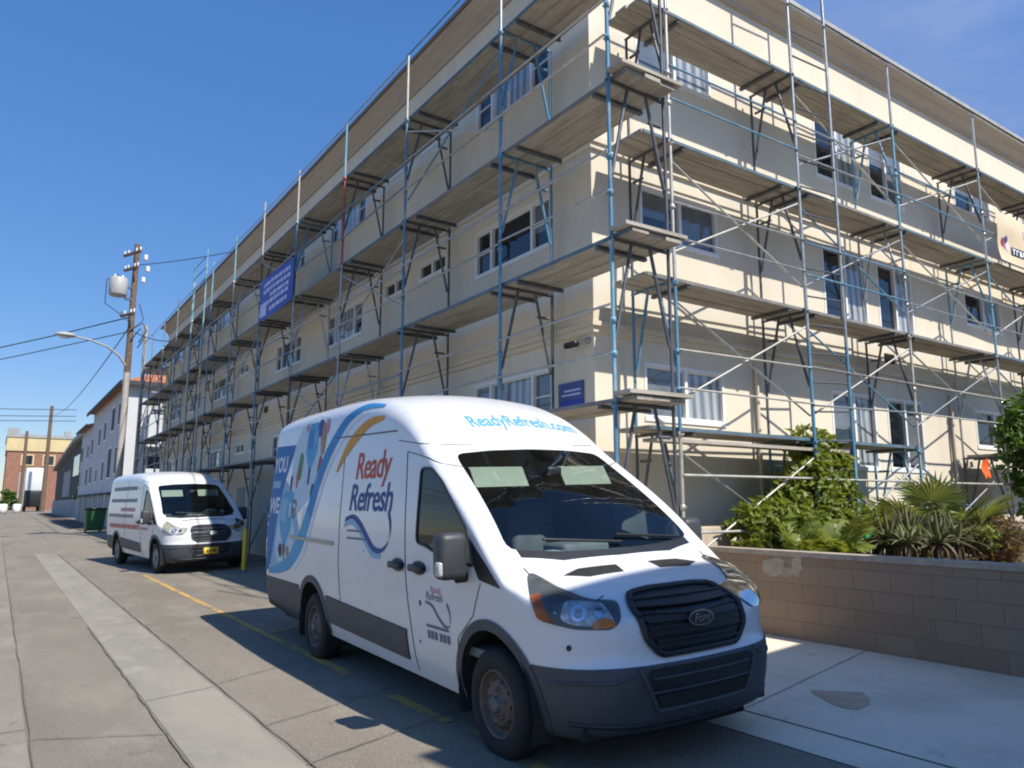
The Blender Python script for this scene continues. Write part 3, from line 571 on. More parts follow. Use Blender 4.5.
# ------------------------------------------------------------------ delivery vans
def van(name, loc, rot, label, roof, L, second=False):
    root = thing(name, loc, label, 'van', 'white delivery vans parked along the alley', rot)
    hz = [0, .12, .3, .6, .80, .92, 1.2, 1.5, 1.9, 2.06, 2.3, 2.6, 3.1, 3.8, 5.0, L-.5, L]
    hv = [1.0, 1.03, 1.10, 1.19, 1.245, 1.34, 1.58, 1.80, 2.06, 2.17] + ([2.36, 2.53, 2.69, 2.76, 2.785, 2.785, 2.75] if roof > 2.6 else [2.27, 2.36, 2.43, 2.46, 2.46, 2.45, 2.42])
    ztop = smooth_tab(hz, hv)
    sx = smooth_tab([.2, .35, .5, .7, .9, 1.1, 1.25, 1.5, 1.8, 2.1, 2.4, 2.8], [.90, .95, .985, 1.005, 1.02, 1.025, 1.018, 1.0, .965, .93, .895, .84])
    wn = smooth_tab([0, .03, .08, .18, .35, .55, .9, L-.25, L-.06, L], [.46, .575, .685, .81, .915, .97, 1, 1, .993, .975])
    zb = smooth_tab([0, .3, .8, 1.6, L-1, L], [.29, .27, .28, .30, .36, .42])
    lean = smooth_tab([.25, .35, .5, .66, .72, .85, .97, 1.1], [.10, .03, .0, .0, .045, .06, .09, .15])
    crown = smooth_tab([0, .5, .85, 1.05, 1.9, 2.3, 3.2, L], [.05, .05, .06, .085, .075, .07, .05, .05])
    rx = smooth_tab([0, .75, 1.0, 1.9, 2.5, 3.5, L], [.22, .20, .09, .10, .18, .20, .17]); rz = smooth_tab([0, .75, 1.0, 1.9, 2.5, 3.5, L], [.06, .06, .07, .09, .16, .22, .19])
    ys = [0, .015, .04, .08, .13, .2, .28, .36, .45, .55, .65, .73, .79, .84, .89, .94, 1.0] + [1.0+.06*i for i in range(1, 27)] + [2.62+.13*i for i in range(int((L-.3-2.62)/.13))] + [L-.22, L-.12, L-.05, L-.015, L]
    NS, NA, NT = 22, 7, 9; bm = bmesh.new(); rings = []
    for y in ys:
        zt = ztop(y); b0 = zb(y); zc = zt-crown(y)-rz(y); half = []
        fade = max(0, 1-y/.75)**1.6
        for i in range(NS):
            z = b0+(zc-b0)*i/(NS-1); half.append((sx(z)*wn(y), z))
        xs = sx(zc)*wn(y); r = rx(y)
        for i in range(1, NA+1):
            a = i/NA*math.pi/2; half.append((xs-r*(1-math.cos(a)), zc+rz(y)*math.sin(a)))
        xt, z1 = half[-1]
        for i in range(1, NT): t = i/NT; half.append((xt*(1-t), z1+crown(y)*(1-(1-t)**2)))
        half.append((0, zt))
        P = []
        for sgn in (-1, 1):
            row = []
            for j, (x, z) in enumerate(half):
                if sgn > 0 and j == len(half)-1: row.append(P[-1]); continue
                row.append(bm.verts.new((sgn*x, y+lean(z)*fade+.11*max(0, 1-y/.85), z)))
            P += row if sgn < 0 else row[::-1][1:]
        rings.append(P)
    n = len(rings[0])
    for a, c in zip(rings, rings[1:]):
        for j in range(n-1): bm.faces.new((a[j], a[j+1], c[j+1], c[j]))
        bm.faces.new((a[n-1], a[0], c[0], c[n-1]))
    for P, fl in ((rings[0], False), (rings[-1], True)):         # end caps as a grid of rows
        K = 2*NT; rows = []
        for j in range(NS+NA):
            l, r = P[j], P[n-1-j]
            if j == NS+NA-1: rows.append(P[j:n-j]); continue
            rows.append([l]+[bm.verts.new(l.co.lerp(r.co, k/K)) for k in range(1, K)]+[r])
        bow = -.03 if not fl else 0
        for row in rows[:-1]:
            for k in range(1, K): row[k].co.y += bow*(1-(2*k/K-1)**2)
        for a, c in zip(rows, rows[1:]):
            for k in range(K): bm.faces.new((a[k], a[k+1], c[k+1], c[k]) if not fl else (c[k], c[k+1], a[k+1], a[k]))
    bmesh.ops.recalc_face_normals(bm, faces=bm.faces)
    bm.normal_update(); bvh = BVHTree.FromBMesh(bm)
    # ---- projections onto the shell
    def onside(s, off):
        def f(y, z):
            h = bvh.ray_cast(Vector((s*3, y, z)), Vector((-s, 0, 0)))
            return None if h[0] is None or h[0].x*s < .3 else tuple(h[0]+h[1]*(off if h[1].x*s > 0 else -off))
        return f
    def onfront(off, d=Vector((0, 1, 0))):
        d = d.normalized(); u = Vector((d.y, -d.x, 0))
        def f(x, z):
            h = bvh.ray_cast(u*x+Vector((0, 0, z))-d*4, d)
            return None if h[0] is None else tuple(h[0]+h[1]*(off if h[1].dot(d) < 0 else -off))
        return f
    def ontop(off):
        def f(x, y):
            h = bvh.ray_cast(Vector((x, y, 5)), Vector((0, 0, -1))); return None if h[0] is None else tuple(h[0]+h[1]*(off if h[1].z > 0 else -off))
        return f
    def pn(name, m, poly, step, fn, par=root): b = MB(); V, F = panel(poly, step, fn); b.add(V, F, True); return b.build(name, m, par)
    def line(name, m, pts, r, fn, par=root, sub=.05):
        b = MB(); L_ = []
        for a, c in zip(pts, pts[1:]):
            k = max(1, int(math.dist(a, c)/sub))
            for i in range(k): L_.append(fn(a[0]+(c[0]-a[0])*i/k, a[1]+(c[1]-a[1])*i/k))
        L_.append(fn(*pts[-1])); b.tube([p for p in L_ if p], r, 6); return b.build(name, m, par)
    # ---- cutting regions out of the shell
    def cut(poly, ax, filt, pad=.15):
        lo = [min(p[i] for p in poly)-pad for i in (0, 1)]; hi = [max(p[i] for p in poly)+pad for i in (0, 1)]
        def near(f):
            c = f.calc_center_median(); return filt(c) and lo[0] < c[ax[0]] < hi[0] and lo[1] < c[ax[1]] < hi[1]
        for i in range(len(poly)):
            a, c = poly[i], poly[(i+1) % len(poly)]; no = [0, 0, 0]; no[ax[0]] = c[1]-a[1]; no[ax[1]] = -(c[0]-a[0]); co = [0, 0, 0]; co[ax[0]], co[ax[1]] = a
            fs = [f for f in bm.faces if near(f)]; g = set(fs)
            for f in fs: g.update(f.edges); g.update(f.verts)
            bmesh.ops.bisect_plane(bm, geom=list(g), dist=1e-5, plane_co=co, plane_no=no)
        def ins(p):
            r = False
            for i in range(len(poly)):
                a, c = poly[i], poly[(i+1) % len(poly)]
                if (a[1] > p[1]) != (c[1] > p[1]) and p[0] < (c[0]-a[0])*(p[1]-a[1])/(c[1]-a[1])+a[0]: r = not r
            return r
        return [f for f in bm.faces if filt(f.calc_center_median()) and ins([f.calc_center_median()[k] for k in ax])]
    def extract(fs, name, m, inset=0, par=root, drop=True, sharp=40):
        b2 = MB(); ix = {}; V = []; F = []
        for f in fs:
            ids = []
            for v in f.verts:
                if v not in ix: ix[v] = len(V); V.append(v.co+v.normal*inset)
                ids.append(ix[v])
            F.append(ids)
        b2.add(V, F, True); o = b2.build(name, m, par)
        if drop: bmesh.ops.delete(bm, geom=fs, context='FACES')
        return o
    def rnd_poly(pts, r=.05, k=3):
        out = []; n = len(pts)
        for i in range(n):
            p, a, c = Vector(pts[i]), Vector(pts[i-1]), Vector(pts[(i+1) % n]); da, dc = (a-p), (c-p); rr = min(r, da.length*.45, dc.length*.45)
            s, e = p+da.normalized()*rr, p+dc.normalized()*rr
            for j in range(k+1): t = j/k; out.append(tuple(s*(1-t)**2+p*2*t*(1-t)+e*t*t))
        return out
    AX1, AX2, WR = 1.02, 4.77, .356
    if second: AX2 = 4.77
    arches = []
    for ya in (AX1, AX2):
        for s in (-1, 1):
            c = [(ya+.46*math.cos(a*math.pi/14), .37+.47*math.sin(a*math.pi/14)) for a in range(15)]+[(ya-.46, .1), (ya+.46, .1)]
            fs = cut(c, (1, 2), lambda p, s=s: p.x*s > .55); bmesh.ops.delete(bm, geom=fs, context='FACES')
    # windscreen, side windows
    wsl = lambda t: .80-.16*t
    ws = rnd_poly([(-.86, 1.345), (-.45, 1.315), (0, 1.305), (.45, 1.315), (.86, 1.345), (.735, 2.055), (.4, 2.085), (0, 2.095), (-.4, 2.085), (-.735, 2.055)], .07)
    fs = cut(ws, (0, 2), lambda p: p.y < 2.4 and p.z > 1.25 and p.y > .7)
    glass = extract(fs, 'windshield', 'windshield')
    swin = rnd_poly([(2.12, 1.36), (2.14, 1.95), (1.95, 1.94), (1.74, 1.82), (1.30, 1.47), (1.19, 1.235), (1.66, 1.27), (1.98, 1.345)], .05)
    qw = [(1.19, 1.23), (1.29, 1.44), (1.0, 1.235), (.84, 1.115), (1.12, 1.15)]
    bm.normal_update()
    for s in (-1, 1):
        fs = cut(swin, (1, 2), lambda p, s=s: p.x*s > .7); extract(fs, 'side_window', 'tinted')
        line('window_seal', 'van_black', swin+swin[:1], .012, onside(s, .002))
        pn('quarter_panel', 'van_black', qw, .05, onside(s, .005))
    # bumper plastics cut from the shell
    zl = .685
    fs = cut([(-1.3, .0), (-1.3, zl), (-.46, .675), (.46, .675), (1.3, zl), (1.3, .0)], (0, 2), lambda p: p.y < .60)
    bump = extract(fs, 'front_bumper', 'van_grey', .006)
    # rear bumper + side cladding from the arch back
    fs = cut([(-1.3, .0), (-1.3, .76), (1.3, .76), (1.3, .0)], (0, 2), lambda p: p.y > AX2+.46)
    extract(fs, 'rear_bumper', 'van_grey', .006)
    for s in (-1, 1):
        fs = cut([(AX1+.46+.86, .42), (AX1+.46+.86, .66), (AX2-.46, .735), (AX2-.46, .47)], (1, 2), lambda p, s=s: p.x*s > .8)
        extract(fs, 'side_cladding', 'van_grey', .010)
        for ya in (AX1, AX2):
            arc = [(ya+.475*math.cos(R(a)), .37+.485*math.sin(R(a))) for a in range(-14 if ya > 2 else -8, 195, 7)]
            o = MB(); V = []; r2 = []
            for (y, z), a in zip(arc, range(400)): pass
            ring = []
            for k, w_ in ((0, -.025), (1, .045)): ring.append([onside(s, .012)(ya+(y-ya)*(1+w_/.48), .37+(z-.37)*(1+w_/.48)) for y, z in arc])
            VV = [p for p in ring[0]]+[p for p in ring[1]]; m_ = len(arc)
            FF = [(i, i+1, m_+i+1, m_+i) for i in range(m_-1) if None not in (VV[i], VV[i+1], VV[m_+i], VV[m_+i+1]) and abs(VV[i][0]) > .7 and abs(VV[i+1][0]) > .7]
            runs = [[]]
            for f_ in FF:
                if runs[-1] and runs[-1][-1][0] != f_[0]-1: runs.append([])
                runs[-1].append(f_)
            FF = max(runs, key=len); VV = [p or (0, 0, 0) for p in VV]; o.add(VV, FF, True)
            # return lip going inwards
            inn = [(s*.66, ya+.46*math.cos(R(a)), .37+.47*math.sin(R(a))) for a in range(-14 if ya > 2 else -8, 195, 7)]
            o.build('wheel_arch', 'van_grey', root)
            o = MB(); ctr = [(x_, ya+.47*math.cos(R(a)), .37+.48*math.sin(R(a))) for x_ in (s*1.0, s*.60) for a in range(-20, 201, 10)]; m_ = 23
            o.add(ctr, [(i, i+1, m_+i+1, m_+i) for i in range(m_-1)], True); o.add(ctr[m_:], [tuple(range(m_))]); o.build('wheel_well', 'under', root)
    cw = [(-.80, .93), (-.5, .85), (0, .83), (.5, .85), (.80, .93), (.80, 1.06), (-.80, 1.06)]
    fs = cut(cw, (0, 1), lambda p: p.z > 1.1); extract(fs, 'cowl', 'van_black')
    # everything left over is the painted body
    bmesh.ops.delete(bm, geom=[f for f in bm.faces if f.calc_center_median().z < .45 and abs(f.normal.z) > .9], context='FACES')
    bm.normal_update(); body = extract(list(bm.faces), 'body', 'shell', 0, drop=False)
    me = body.data
    # ---- seams
    for s in (-1, 1):
        S = onside(s, .001)
        line('door_seam', 'van_black', [(2.44, 2.10), (2.33, 1.3), (2.24, .62), (2.21, .36)], .0045, S)
        line('door_seam', 'van_black', [(2.44, 2.10), (2.05, 2.03), (1.80, 1.94)], .004, S)
        line('door_seam', 'van_black', [(1.10, 1.13), (1.22, .9), (1.46, .72), (1.52, .36)], .004, S)
        line('side_seam', 'van_black', [(3.98, 2.2), (3.90, 1.3), (3.86, .45)], .004, S)
        line('side_seam', 'van_black', [(4.3, roof-.40), (2.7, roof-.45)], .007, S)
        line('side_seam', 'van_black', [(2.65, 2.21), (1.95, 2.12)], .004, S)
        b = MB(); V, F = panel([(4.06, 1.245), (5.57, 1.265), (5.57, 1.30), (4.06, 1.285)], .08, onside(s, .012)); b.add(V, F, True); b.build('door_rail', 'rim_silver', root)
        for y in (2.46, 2.06):
            p = Vector(onside(s, .03)(y, 1.16)); b = MB(); b.rbox(p.x-.022, p.x+.022, p.y-.12, p.y+.12, p.z-.025, p.z+.03, .015); h = b.build('door_handle', 'van_black', root)
            pn('handle_recess', 'van_grey', [(y+.13*math.cos(a), 1.165+.055*math.sin(a)) for a in [i*math.pi/8 for i in range(16)]], .06, onside(s, .003), h)
        pn('lock', 'van_black', [(2.05+.018*math.cos(i), .90+.025*math.sin(i)) for i in range(6)], .05, onside(s, .004))
        if not second:
            pn('fuel_mark', 'van_black', [(2.10+.012*math.cos(i), .60+.015*math.sin(i)) for i in range(6)], .05, onside(s, .004))
        # mirror: housing, glass cap, arm
        mx_ = s*1.03; mr = MB(); mr.rbox(mx_+(.02 if s > 0 else -.235), mx_+(.235 if s > 0 else -.02), 1.21, 1.37, 1.15, 1.47, .05, 3); mir = mr.build('mirror', 'mirror_grey', root)
        b = MB(); b.tube([(s*.99, 1.30, 1.16), (s*1.09, 1.31, 1.15), (s*1.14, 1.31, 1.22)], .04, 8, .03); b.build('mirror_arm', 'van_black', mir)
        b = MB(); b.rbox(mx_+(.05 if s > 0 else -.205), mx_+(.205 if s > 0 else -.05), 1.367, 1.377, 1.20, 1.43, .004, 1); b.build('mirror_glass', 'chrome', mir)
        b = MB(); b.rbox(mx_+(.15 if s > 0 else -.248), mx_+(.248 if s > 0 else -.15), 1.225, 1.30, 1.175, 1.28, .02); b.build('turn_lamp', 'lamp_glass' , mir)
    # ---- front: lamps, grille, bumper details
    for s in (-1, 1):
        dg = Vector((-s*.62, .78, 0)); FF = lambda off: onfront(off, dg)
        P3 = lambda x, z: (s*(.875+(x-.66)*.84), z)
        # coordinates are taken across the diagonal direction of view
        hl = [P3(*p) for p in rnd_poly([(.30, 1.035), (.52, 1.055), (.74, 1.12), (.96, 1.20), (1.0, 1.19), (.90, .955), (.62, .905), (.36, .895), (.285, .94)], .05)]
        lamp = pn('headlight', 'lamp_dark' if not second else 'lamp_pale', hl, .03, FF(.003))
        def disc(name, m, c, ra, rb, off, ang=0): return pn(name, m, [P3(c[0]+ra*math.cos(i*math.pi/10), c[1]+rb*math.sin(i*math.pi/10)+ang*ra*math.cos(i*math.pi/10)) for i in range(20)], .02, FF(off), lamp)
        pn('lamp_housing', 'lamp_glass', [P3(*p) for p in rnd_poly([(.33, .93), (.42, 1.03), (.60, 1.05), (.70, 1.06), (.74, .97), (.66, .935), (.45, .915)], .04)], .02, FF(.006), lamp)
        disc('reflector', 'chrome', (.60, .99), .06, .042, .010); disc('reflector', 'chrome', (.45, .985), .04, .032, .010); disc('bulb', 'lamp_glass', (.60, .99), .03, .022, .014)
        pn('turn_signal', 'amber' if not second else 'lamp_pale', [P3(*p) for p in rnd_poly([(.335, .905), (.35, .945), (.43, .96), (.50, .93), (.50, .905)], .02)], .02, FF(.012), lamp)
        pn('side_reflector', 'amber_dim' if not second else 'lamp_pale', [P3(*p) for p in [(.80, .94), (.90, .965), (.955, 1.09), (.885, 1.10), (.84, 1.03)]], .03, FF(.007), lamp)
        pn('lens', 'lens', hl, .03, FF(.018), lamp)
    gr = rnd_poly([(-.43, .975), (-.36, 1.055), (-.18, 1.07), (.22, 1.07), (.40, 1.055), (.47, .975), (.46, .83), (.36, .72), (-.32, .72), (-.42, .83)], .04)
    G = pn('grille', 'van_black', gr, .022, onfront(.014))
    line('grille_frame', 'van_black' if not second else 'van_grey', gr+gr[:1], .022, onfront(.018), G)
    for k, z in enumerate((.785, .855, .925, .995)):
        wdt = .35 if k == 0 else .40
        b = MB()
        for dz in (-.018, .018): b.tube([p for p in (onfront(.034)(-wdt+2*wdt*i/16, z+dz) for i in range(17)) if p], .009, 6)
        V, F = panel([(-wdt, z-.018), (wdt, z-.018), (wdt, z+.018), (-wdt, z+.018)], .04, onfront(.030)); b.add(V, F, True); b.build('grille_bar', 'van_black' if not second else 'van_grey', G)
    ec = Vector(onfront(.05)(.02, .90))
    def oval(name, m, ra, rb, dy, par): b = MB(); b.prism([(ec.x+ra*math.cos(i*math.pi/16), ec.y-dy+rb*.12*math.sin(i*math.pi/16), ec.z+rb*math.sin(i*math.pi/16)) for i in range(32)], (0, .012, 0)); return b.build(name, m, par)
    em = oval('emblem', 'chrome', .112, .050, 0, G)
    if not second:
        oval('emblem_field', 'emblem_blue', .101, .041, .003, em)
        b = MB(); put_text(b, 'Ford', .072, lambda x, y: (ec.x+x, ec.y-.006+(y-.02)*.12, ec.z-.022+y), shear=.3, align='CENTER', bold=.001); b.build('emblem_script', 'chrome', em)
    else: oval('emblem_field', 'p_white', .055, .045, .003, em)
    line('hood_seam', 'van_black', [(-.60, 1.04), (-.52, 1.065)], .004, onfront(.001))
    hs = onfront(.002)
    line('hood_seam', 'van_black', [(-.83, .86), (-.78, .6), (-.72, .35), (-.60, .24)], .004, ontop(.001)); line('hood_seam', 'van_black', [(.83, .86), (.78, .6), (.72, .35), (.60, .24)], .004, ontop(.001))
    if not second:
        for s in (-1, 1):
            V, F = panel([(s*x, y) for x, y in [(.15, .72), (.17, .61), (.46, .62), (.62, .70), (.46, .75)]], .05, ontop(.004)); MB().add(V, F, True).build('hood_vent', 'under', root)
    else: line('hood_seam', 'van_black', [(-.5, .74), (.5, .74)], .012, ontop(.001))
    cw = [(-.86, 1.02), (-.5, .945), (0, .925), (.5, .945), (.86, 1.02), (.86, 1.07), (.5, 1.0), (0, .98), (-.5, 1.0), (-.86, 1.07)]
    
    # bumper lower intake and chin
    it = [(-.47, .60), (-.38, .43), (.38, .43), (.47, .60), (.44, .655), (-.44, .655)]
    pn('plate_recess', 'van_black', it, .05, onfront(.010), bump)
    line('intake_rim', 'van_grey', [(-.51, .67), (-.39, .41), (.39, .41), (.51, .67)], .016, onfront(.010), bump)
    pn('intake', 'under', [(-.40, .505), (-.36, .435), (.36, .435), (.40, .505)], .05, onfront(.016), bump)
    for z in (.52, .60): line('bumper_crease', 'van_grey', [(-.43, z+.0), (.43, z)], .008, onfront(.012), bump)
    line('bumper_crease', 'van_grey', [(-.93, .60), (-.66, .60), (-.53, .64)], .012, onfront(.004), bump); line('bumper_crease', 'van_grey', [(.93, .60), (.66, .60), (.53, .64)], .012, onfront(.004), bump)
    line('bumper_lip', 'van_black', [(-.85, .36), (-.55, .335), (.55, .335), (.85, .36)], .018, onfront(.004), bump)
    if not second: pn('tow_mark', 'van_black', [(-.86+.012*math.cos(i), .80+.02*math.sin(i)) for i in range(6)], .05, onfront(.004), bump)
    if second:
        p = Vector(onfront(.02)(-.02, .50)); b = MB(); b.rbox(p.x-.17, p.x+.17, p.y-.012, p.y+.006, .43, .58, .006, 1); pl_ = b.build('license_plate', 'p_yellow_plate', root)
        b = MB()
        for x in (-.10, -.03, .04, .09): b.box(p.x+x, p.x+x+.035, p.y-.016, p.y-.0125, .475, .535)
        b.build('plate_marks', 'p_dark', pl_)
    # wipers
    for x0, x1, s in ((-.62, .02, 1), (.02, .66, 1)):
        b = MB(); F_ = onfront(.02)
        p = [F_(x1+.05-(x1-x0)*t, 1.335+.05*t) for t in (0, .25, .5, .75, 1)]; b.tube([q for q in p if q], .011, 6); b.build('wiper', 'van_black', root)
    # ---- wheels
    for ya in (AX1, AX2):
        for s in (-1, 1):
            whl = bpy.data.objects.new('wheel', None); COL.objects.link(whl); whl.parent = root; whl.location = (s*.985, ya, WR)
            T = -s
            b = MB(); b.lathe([(T*a, r) for a, r in [(.23, .20), (.235, .235), (.225, .31), (.20, .345), (.16, WR), (.06, WR), (.02, .345), (.0, .31), (-.006, .27), (.0, .235), (.015, .215), (.06, .205)]], (0, 0, 0), 'x', 40)
            for k in range(36):
                pass
            b.build('tyre', 'rubber', whl)
            b = MB(); b.lathe([(T*a, r) for a, r in [(.012, .218), (.004, .21), (.02, .198), (.055, .19), (.06, .165), (.03, .15), (.022, .12), (.03, .10), (.02, .085), (.012, .075), (.012, .001)]], (0, 0, 0), 'x', 36); b.build('rim', 'rim' if not second else 'rim_silver', whl)
            b = MB()
            for k in range(10):
                a = k*math.pi/5; c = (0, .143*math.cos(a), .143*math.sin(a)); b.lathe([(T*.024, .001), (T*.024, .016)], (T*.004, c[1], c[2]), 'x', 10)
            b.build('rim_hole', 'under', whl)
            b = MB()
            for k in range(5): a = k*math.pi*.4+.3; b.lathe([(T*.03, .012), (T*.004, .012), (T*.004, .001)], (0, .095*math.cos(a), .095*math.sin(a)), 'x', 8)
            b.lathe([(T*.012, .055), (T*-.012, .05), (T*-.015, .04), (T*-.015, .001)], (0, 0, 0), 'x', 16); b.build('hub', 'dark_steel', whl)
    # underbody, sills
    b = MB(); b.box(-.80, .80, .30, L-.2, .26, .40); b.box(-.58, .58, .3, L-.4, .2, .6); b.build('underbody', 'under', root)
    # ---- cabin
    b = MB(); b.box(-.94, .94, .95, 3.0, .60, .66); b.build('cabin_floor', 'interior', root)
    b = MB(); b.add([(-.93, 3.0, .6), (.93, 3.0, .6), (.80, 3.0, 2.30), (-.80, 3.0, 2.30)], [(0, 1, 2, 3)]); b.box(-.9, .9, 2.9, 2.99, .6, 1.2); b.build('bulkhead', 'interior', root)
    b = MB(); b.prism([(-.90, .90, 1.02), (-.90, .97, 1.26), (-.90, 1.35, 1.26), (-.90, 1.62, 1.18), (-.90, 1.60, .80), (-.90, 1.0, .8)], (1.80, 0, 0)); b.rbox(-.2, .25, 1.25, 1.55, 1.2, 1.33, .03); b.build('dashboard', 'interior', root)
    b = MB(); b.rbox(-.62, -.30, 1.0, 1.25, 1.275, 1.298, .008); b.build('dash_paper', 'p_sky' if second else 'p_pale', root)
    b = MB(); c = Vector((.42, 1.78, 1.20)); dirn = Vector((0, -.5, .86)).normalized(); u = Vector((1, 0, 0)); v = dirn.cross(u)
    b.tube([c+(u*math.cos(i*math.pi/12)+v*math.sin(i*math.pi/12))*.19 for i in range(25)], .016, 6); b.tube([c-u*.19, c, c+u*.19], .014, 6); b.tube([c, c-v*.19*(1 if v.z > 0 else -1)], .014, 6); b.tube([c, c-dirn*.2], .03, 8); b.build('steering_wheel', 'van_black', root)
    for x in (-.45, .42):
        b = MB(); b.rbox(x-.25, x+.25, 2.05, 2.60, .80, 1.02, .05); b.rbox(x-.24, x+.24, 2.55, 2.72, .95, 1.62, .05); b.rbox(x-.13, x+.13, 2.60, 2.70, 1.64, 1.85, .04); b.build('seat', 'interior', root)
        zr = 1.97; b = MB(); b.add([(x-.25, 1.80, zr-.03), (x+.25, 1.80, zr-.03), (x+.25, 1.70, zr-.19), (x-.25, 1.70, zr-.19)], [(0, 1, 2, 3)]); b.add([(x-.25, 1.815, zr-.03), (x+.25, 1.815, zr-.03), (x+.25, 1.715, zr-.19), (x-.25, 1.715, zr-.19)], [(3, 2, 1, 0)]); b.build('sun_visor', 'visor', root)
    b = MB(); b.rbox(-.06, .08, 1.62, 1.66, 1.86, 1.93, .015); b.build('rear_view_mirror', 'van_black', root)
    return root, onside, onfront, ontop, pn, line, panel
def strip(fn, o1, o2, sub=4):
    b = MB(); A = []; n = len(o1)
    def cr(l, i, t):
        p0, p1, p2, p3 = (Vector(l[max(i-1, 0)]), Vector(l[i]), Vector(l[i+1]), Vector(l[min(i+2, n-1)])); return .5*((2*p1)+(p2-p0)*t+(2*p0-5*p1+4*p2-p3)*t*t+(3*p1-p0-3*p2+p3)*t**3)
    for i in range(n-1):
        for k in range(sub if i < n-2 else sub+1): A.append((cr(o1, i, k/sub), cr(o2, i, k/sub)))
    R_ = [[fn(*a.lerp(c, k/4)) for k in range(5)] for a, c in A]
    V = [p or (0, 0, 0) for r in R_ for p in r]
    F = [(i*5+k, i*5+k+1, i*5+k+6, i*5+k+5) for i in range(len(R_)-1) for k in range(4) if all(q is not None for q in (R_[i][k], R_[i][k+1], R_[i+1][k], R_[i+1][k+1]))]
    return b.add(V, F, True)
M['lamp_pale'] = mat('clear_headlamp', (.50, .48, .40), .12, metal=.3, var=.3, vscale=14)
def van1():
    root, onside, onfront, ontop, pn, line, _ = van('delivery_van', (3.80, 3.33, .035), (0, -.035, -.028), 'near high roof white delivery van with blue water bottle print and dark grille', 2.75, 6.68)
    S = onside(-1, .002); S2 = onside(-1, .0032); S3 = onside(-1, .0045)
    # printed wrap on the alley side: white ground, panels, bottles, swoosh
    pn('wrap_panel', 'p_blue', [(6.64, 1.0), (6.63, 2.40), (5.72, 2.37), (5.84, 2.2), (6.02, 1.95), (6.18, 1.5), (6.30, 1.05), (6.48, .86), (6.60, .82)], .10, S)
    pn('wrap_panel', 'p_wash', [(6.0, 1.95), (5.55, 1.75), (5.2, 1.30), (5.55, .98), (6.2, .86), (6.42, .90), (6.28, 1.1), (6.17, 1.5)], .10, S)
    pn('wrap_panel', 'p_pale', [(5.95, 1.75), (5.62, 1.62), (5.36, 1.28), (5.6, 1.02), (6.1, .95), (6.18, 1.2)], .10, S2)
    pn('wrap_panel', 'p_pale', [(5.80, 2.3), (5.55, 2.56), (5.05, 2.66), (4.6, 2.60), (4.72, 2.2), (4.95, 1.75), (5.35, 1.55), (5.75, 1.8)], .10, S)
    def bottle(y, z, s, cols):
        P_ = lambda l: [(y-a*s, z+c*s) for a, c in l]
        pn('bottle_print', cols[0], P_([(-.20, .30), (-.22, .0), (-.17, -.08), (-.06, -.20), (.06, -.20), (.17, -.08), (.22, .0), (.20, .30), (.14, .34), (-.14, .34)]), .06, S2)
        pn('bottle_print', cols[1], P_([(-.17, .26), (-.18, .04), (.02, .02), (.0, .27)]), .06, S3)
        pn('bottle_print', cols[2], P_([(-.05, -.20), (-.035, -.40), (.035, -.40), (.05, -.20)]), .06, S2)
        pn('bottle_print', cols[3], P_([(.08, .22), (.09, .08), (.16, .08), (.15, .22)]), .06, S3)
    bottle(5.10, 2.26, .95, ('p_sky', 'p_midblue', 'p_navy', 'p_wash')); bottle(5.80, 1.42, 1.15, ('p_sky', 'p_wash', 'p_navy', 'p_pale'))
    for y, z, a, c, m in ((5.45, 2.12, .10, .16, 'p_green'), (5.52, 1.98, .06, .12, 'p_red'), (5.18, 2.42, .07, .05, 'p_red'), (5.52, 1.62, .13, .11, 'p_grey'), (5.50, 1.62, .09, .07, 'p_white'), (5.10, 1.50, .10, .14, 'p_white'), (5.13, 1.32, .09, .07, 'p_tan'), (4.72, 2.40, .11, .18, 'p_tan'), (4.75, 2.05, .07, .16, 'p_maroon'),
                             (4.86, 2.52, .10, .10, 'p_navy'), (4.92, 1.78, .06, .12, 'p_dark'), (5.35, 2.55, .06, .05, 'p_pink'), (5.75, 1.92, .05, .10, 'p_dark'), (5.95, 1.12, .10, .08, 'p_dark'), (5.65, 1.12, .09, .06, 'p_tan'), (5.80, 1.06, .05, .05, 'p_green'), (4.62, 2.52, .07, .08, 'p_pink')):
        pn('photo_print', m, [(y+a*math.cos(i*.5236)*(1+.25*math.sin(i*5)), z+c*math.sin(i*.5236)*(1+.2*math.cos(i*7))) for i in range(12)], .05, S2)
    sw_o = [(3.12, 2.56), (3.55, 2.575), (3.92, 2.49), (4.18, 2.33), (4.44, 2.12), (4.66, 1.84), (4.84, 1.48), (5.10, 1.14), (5.50, .93), (6.00, .83), (6.48, .80)]
    sw_i = [(3.12, 2.585), (3.60, 2.64), (4.05, 2.56), (4.36, 2.40), (4.62, 2.20), (4.83, 1.93), (5.02, 1.60), (5.28, 1.28), (5.62, 1.06), (6.05, .93), (6.48, .87)]
    strip(S3, sw_o[:7], sw_i[:7]).build('swoosh', 'p_midblue', root); strip(S3, sw_o[6:], sw_i[6:]).build('swoosh', 'p_sky', root)
    sw_w = [(a-.09, z-.035) for a, z in sw_o]; strip(S2, sw_o[1:9], sw_w[1:9]).build('swoosh', 'p_white', root)
    strip(S3, [(3.02, 2.47), (3.40, 2.475), (3.74, 2.38), (4.00, 2.22), (4.19, 1.99)], [(3.04, 2.43), (3.38, 2.385), (3.66, 2.27), (3.92, 2.14), (4.15, 1.98)]).build('swoosh', 'p_orange', root)
    # lettering, read from the rear towards the front
    def word(body, y, z, size, m, nm='lettering', fn=S3, **kw): b = MB(); put_text(b, body, size, lambda u, v: fn(y-u, z+v), **kw); return b.build(nm, m, root)
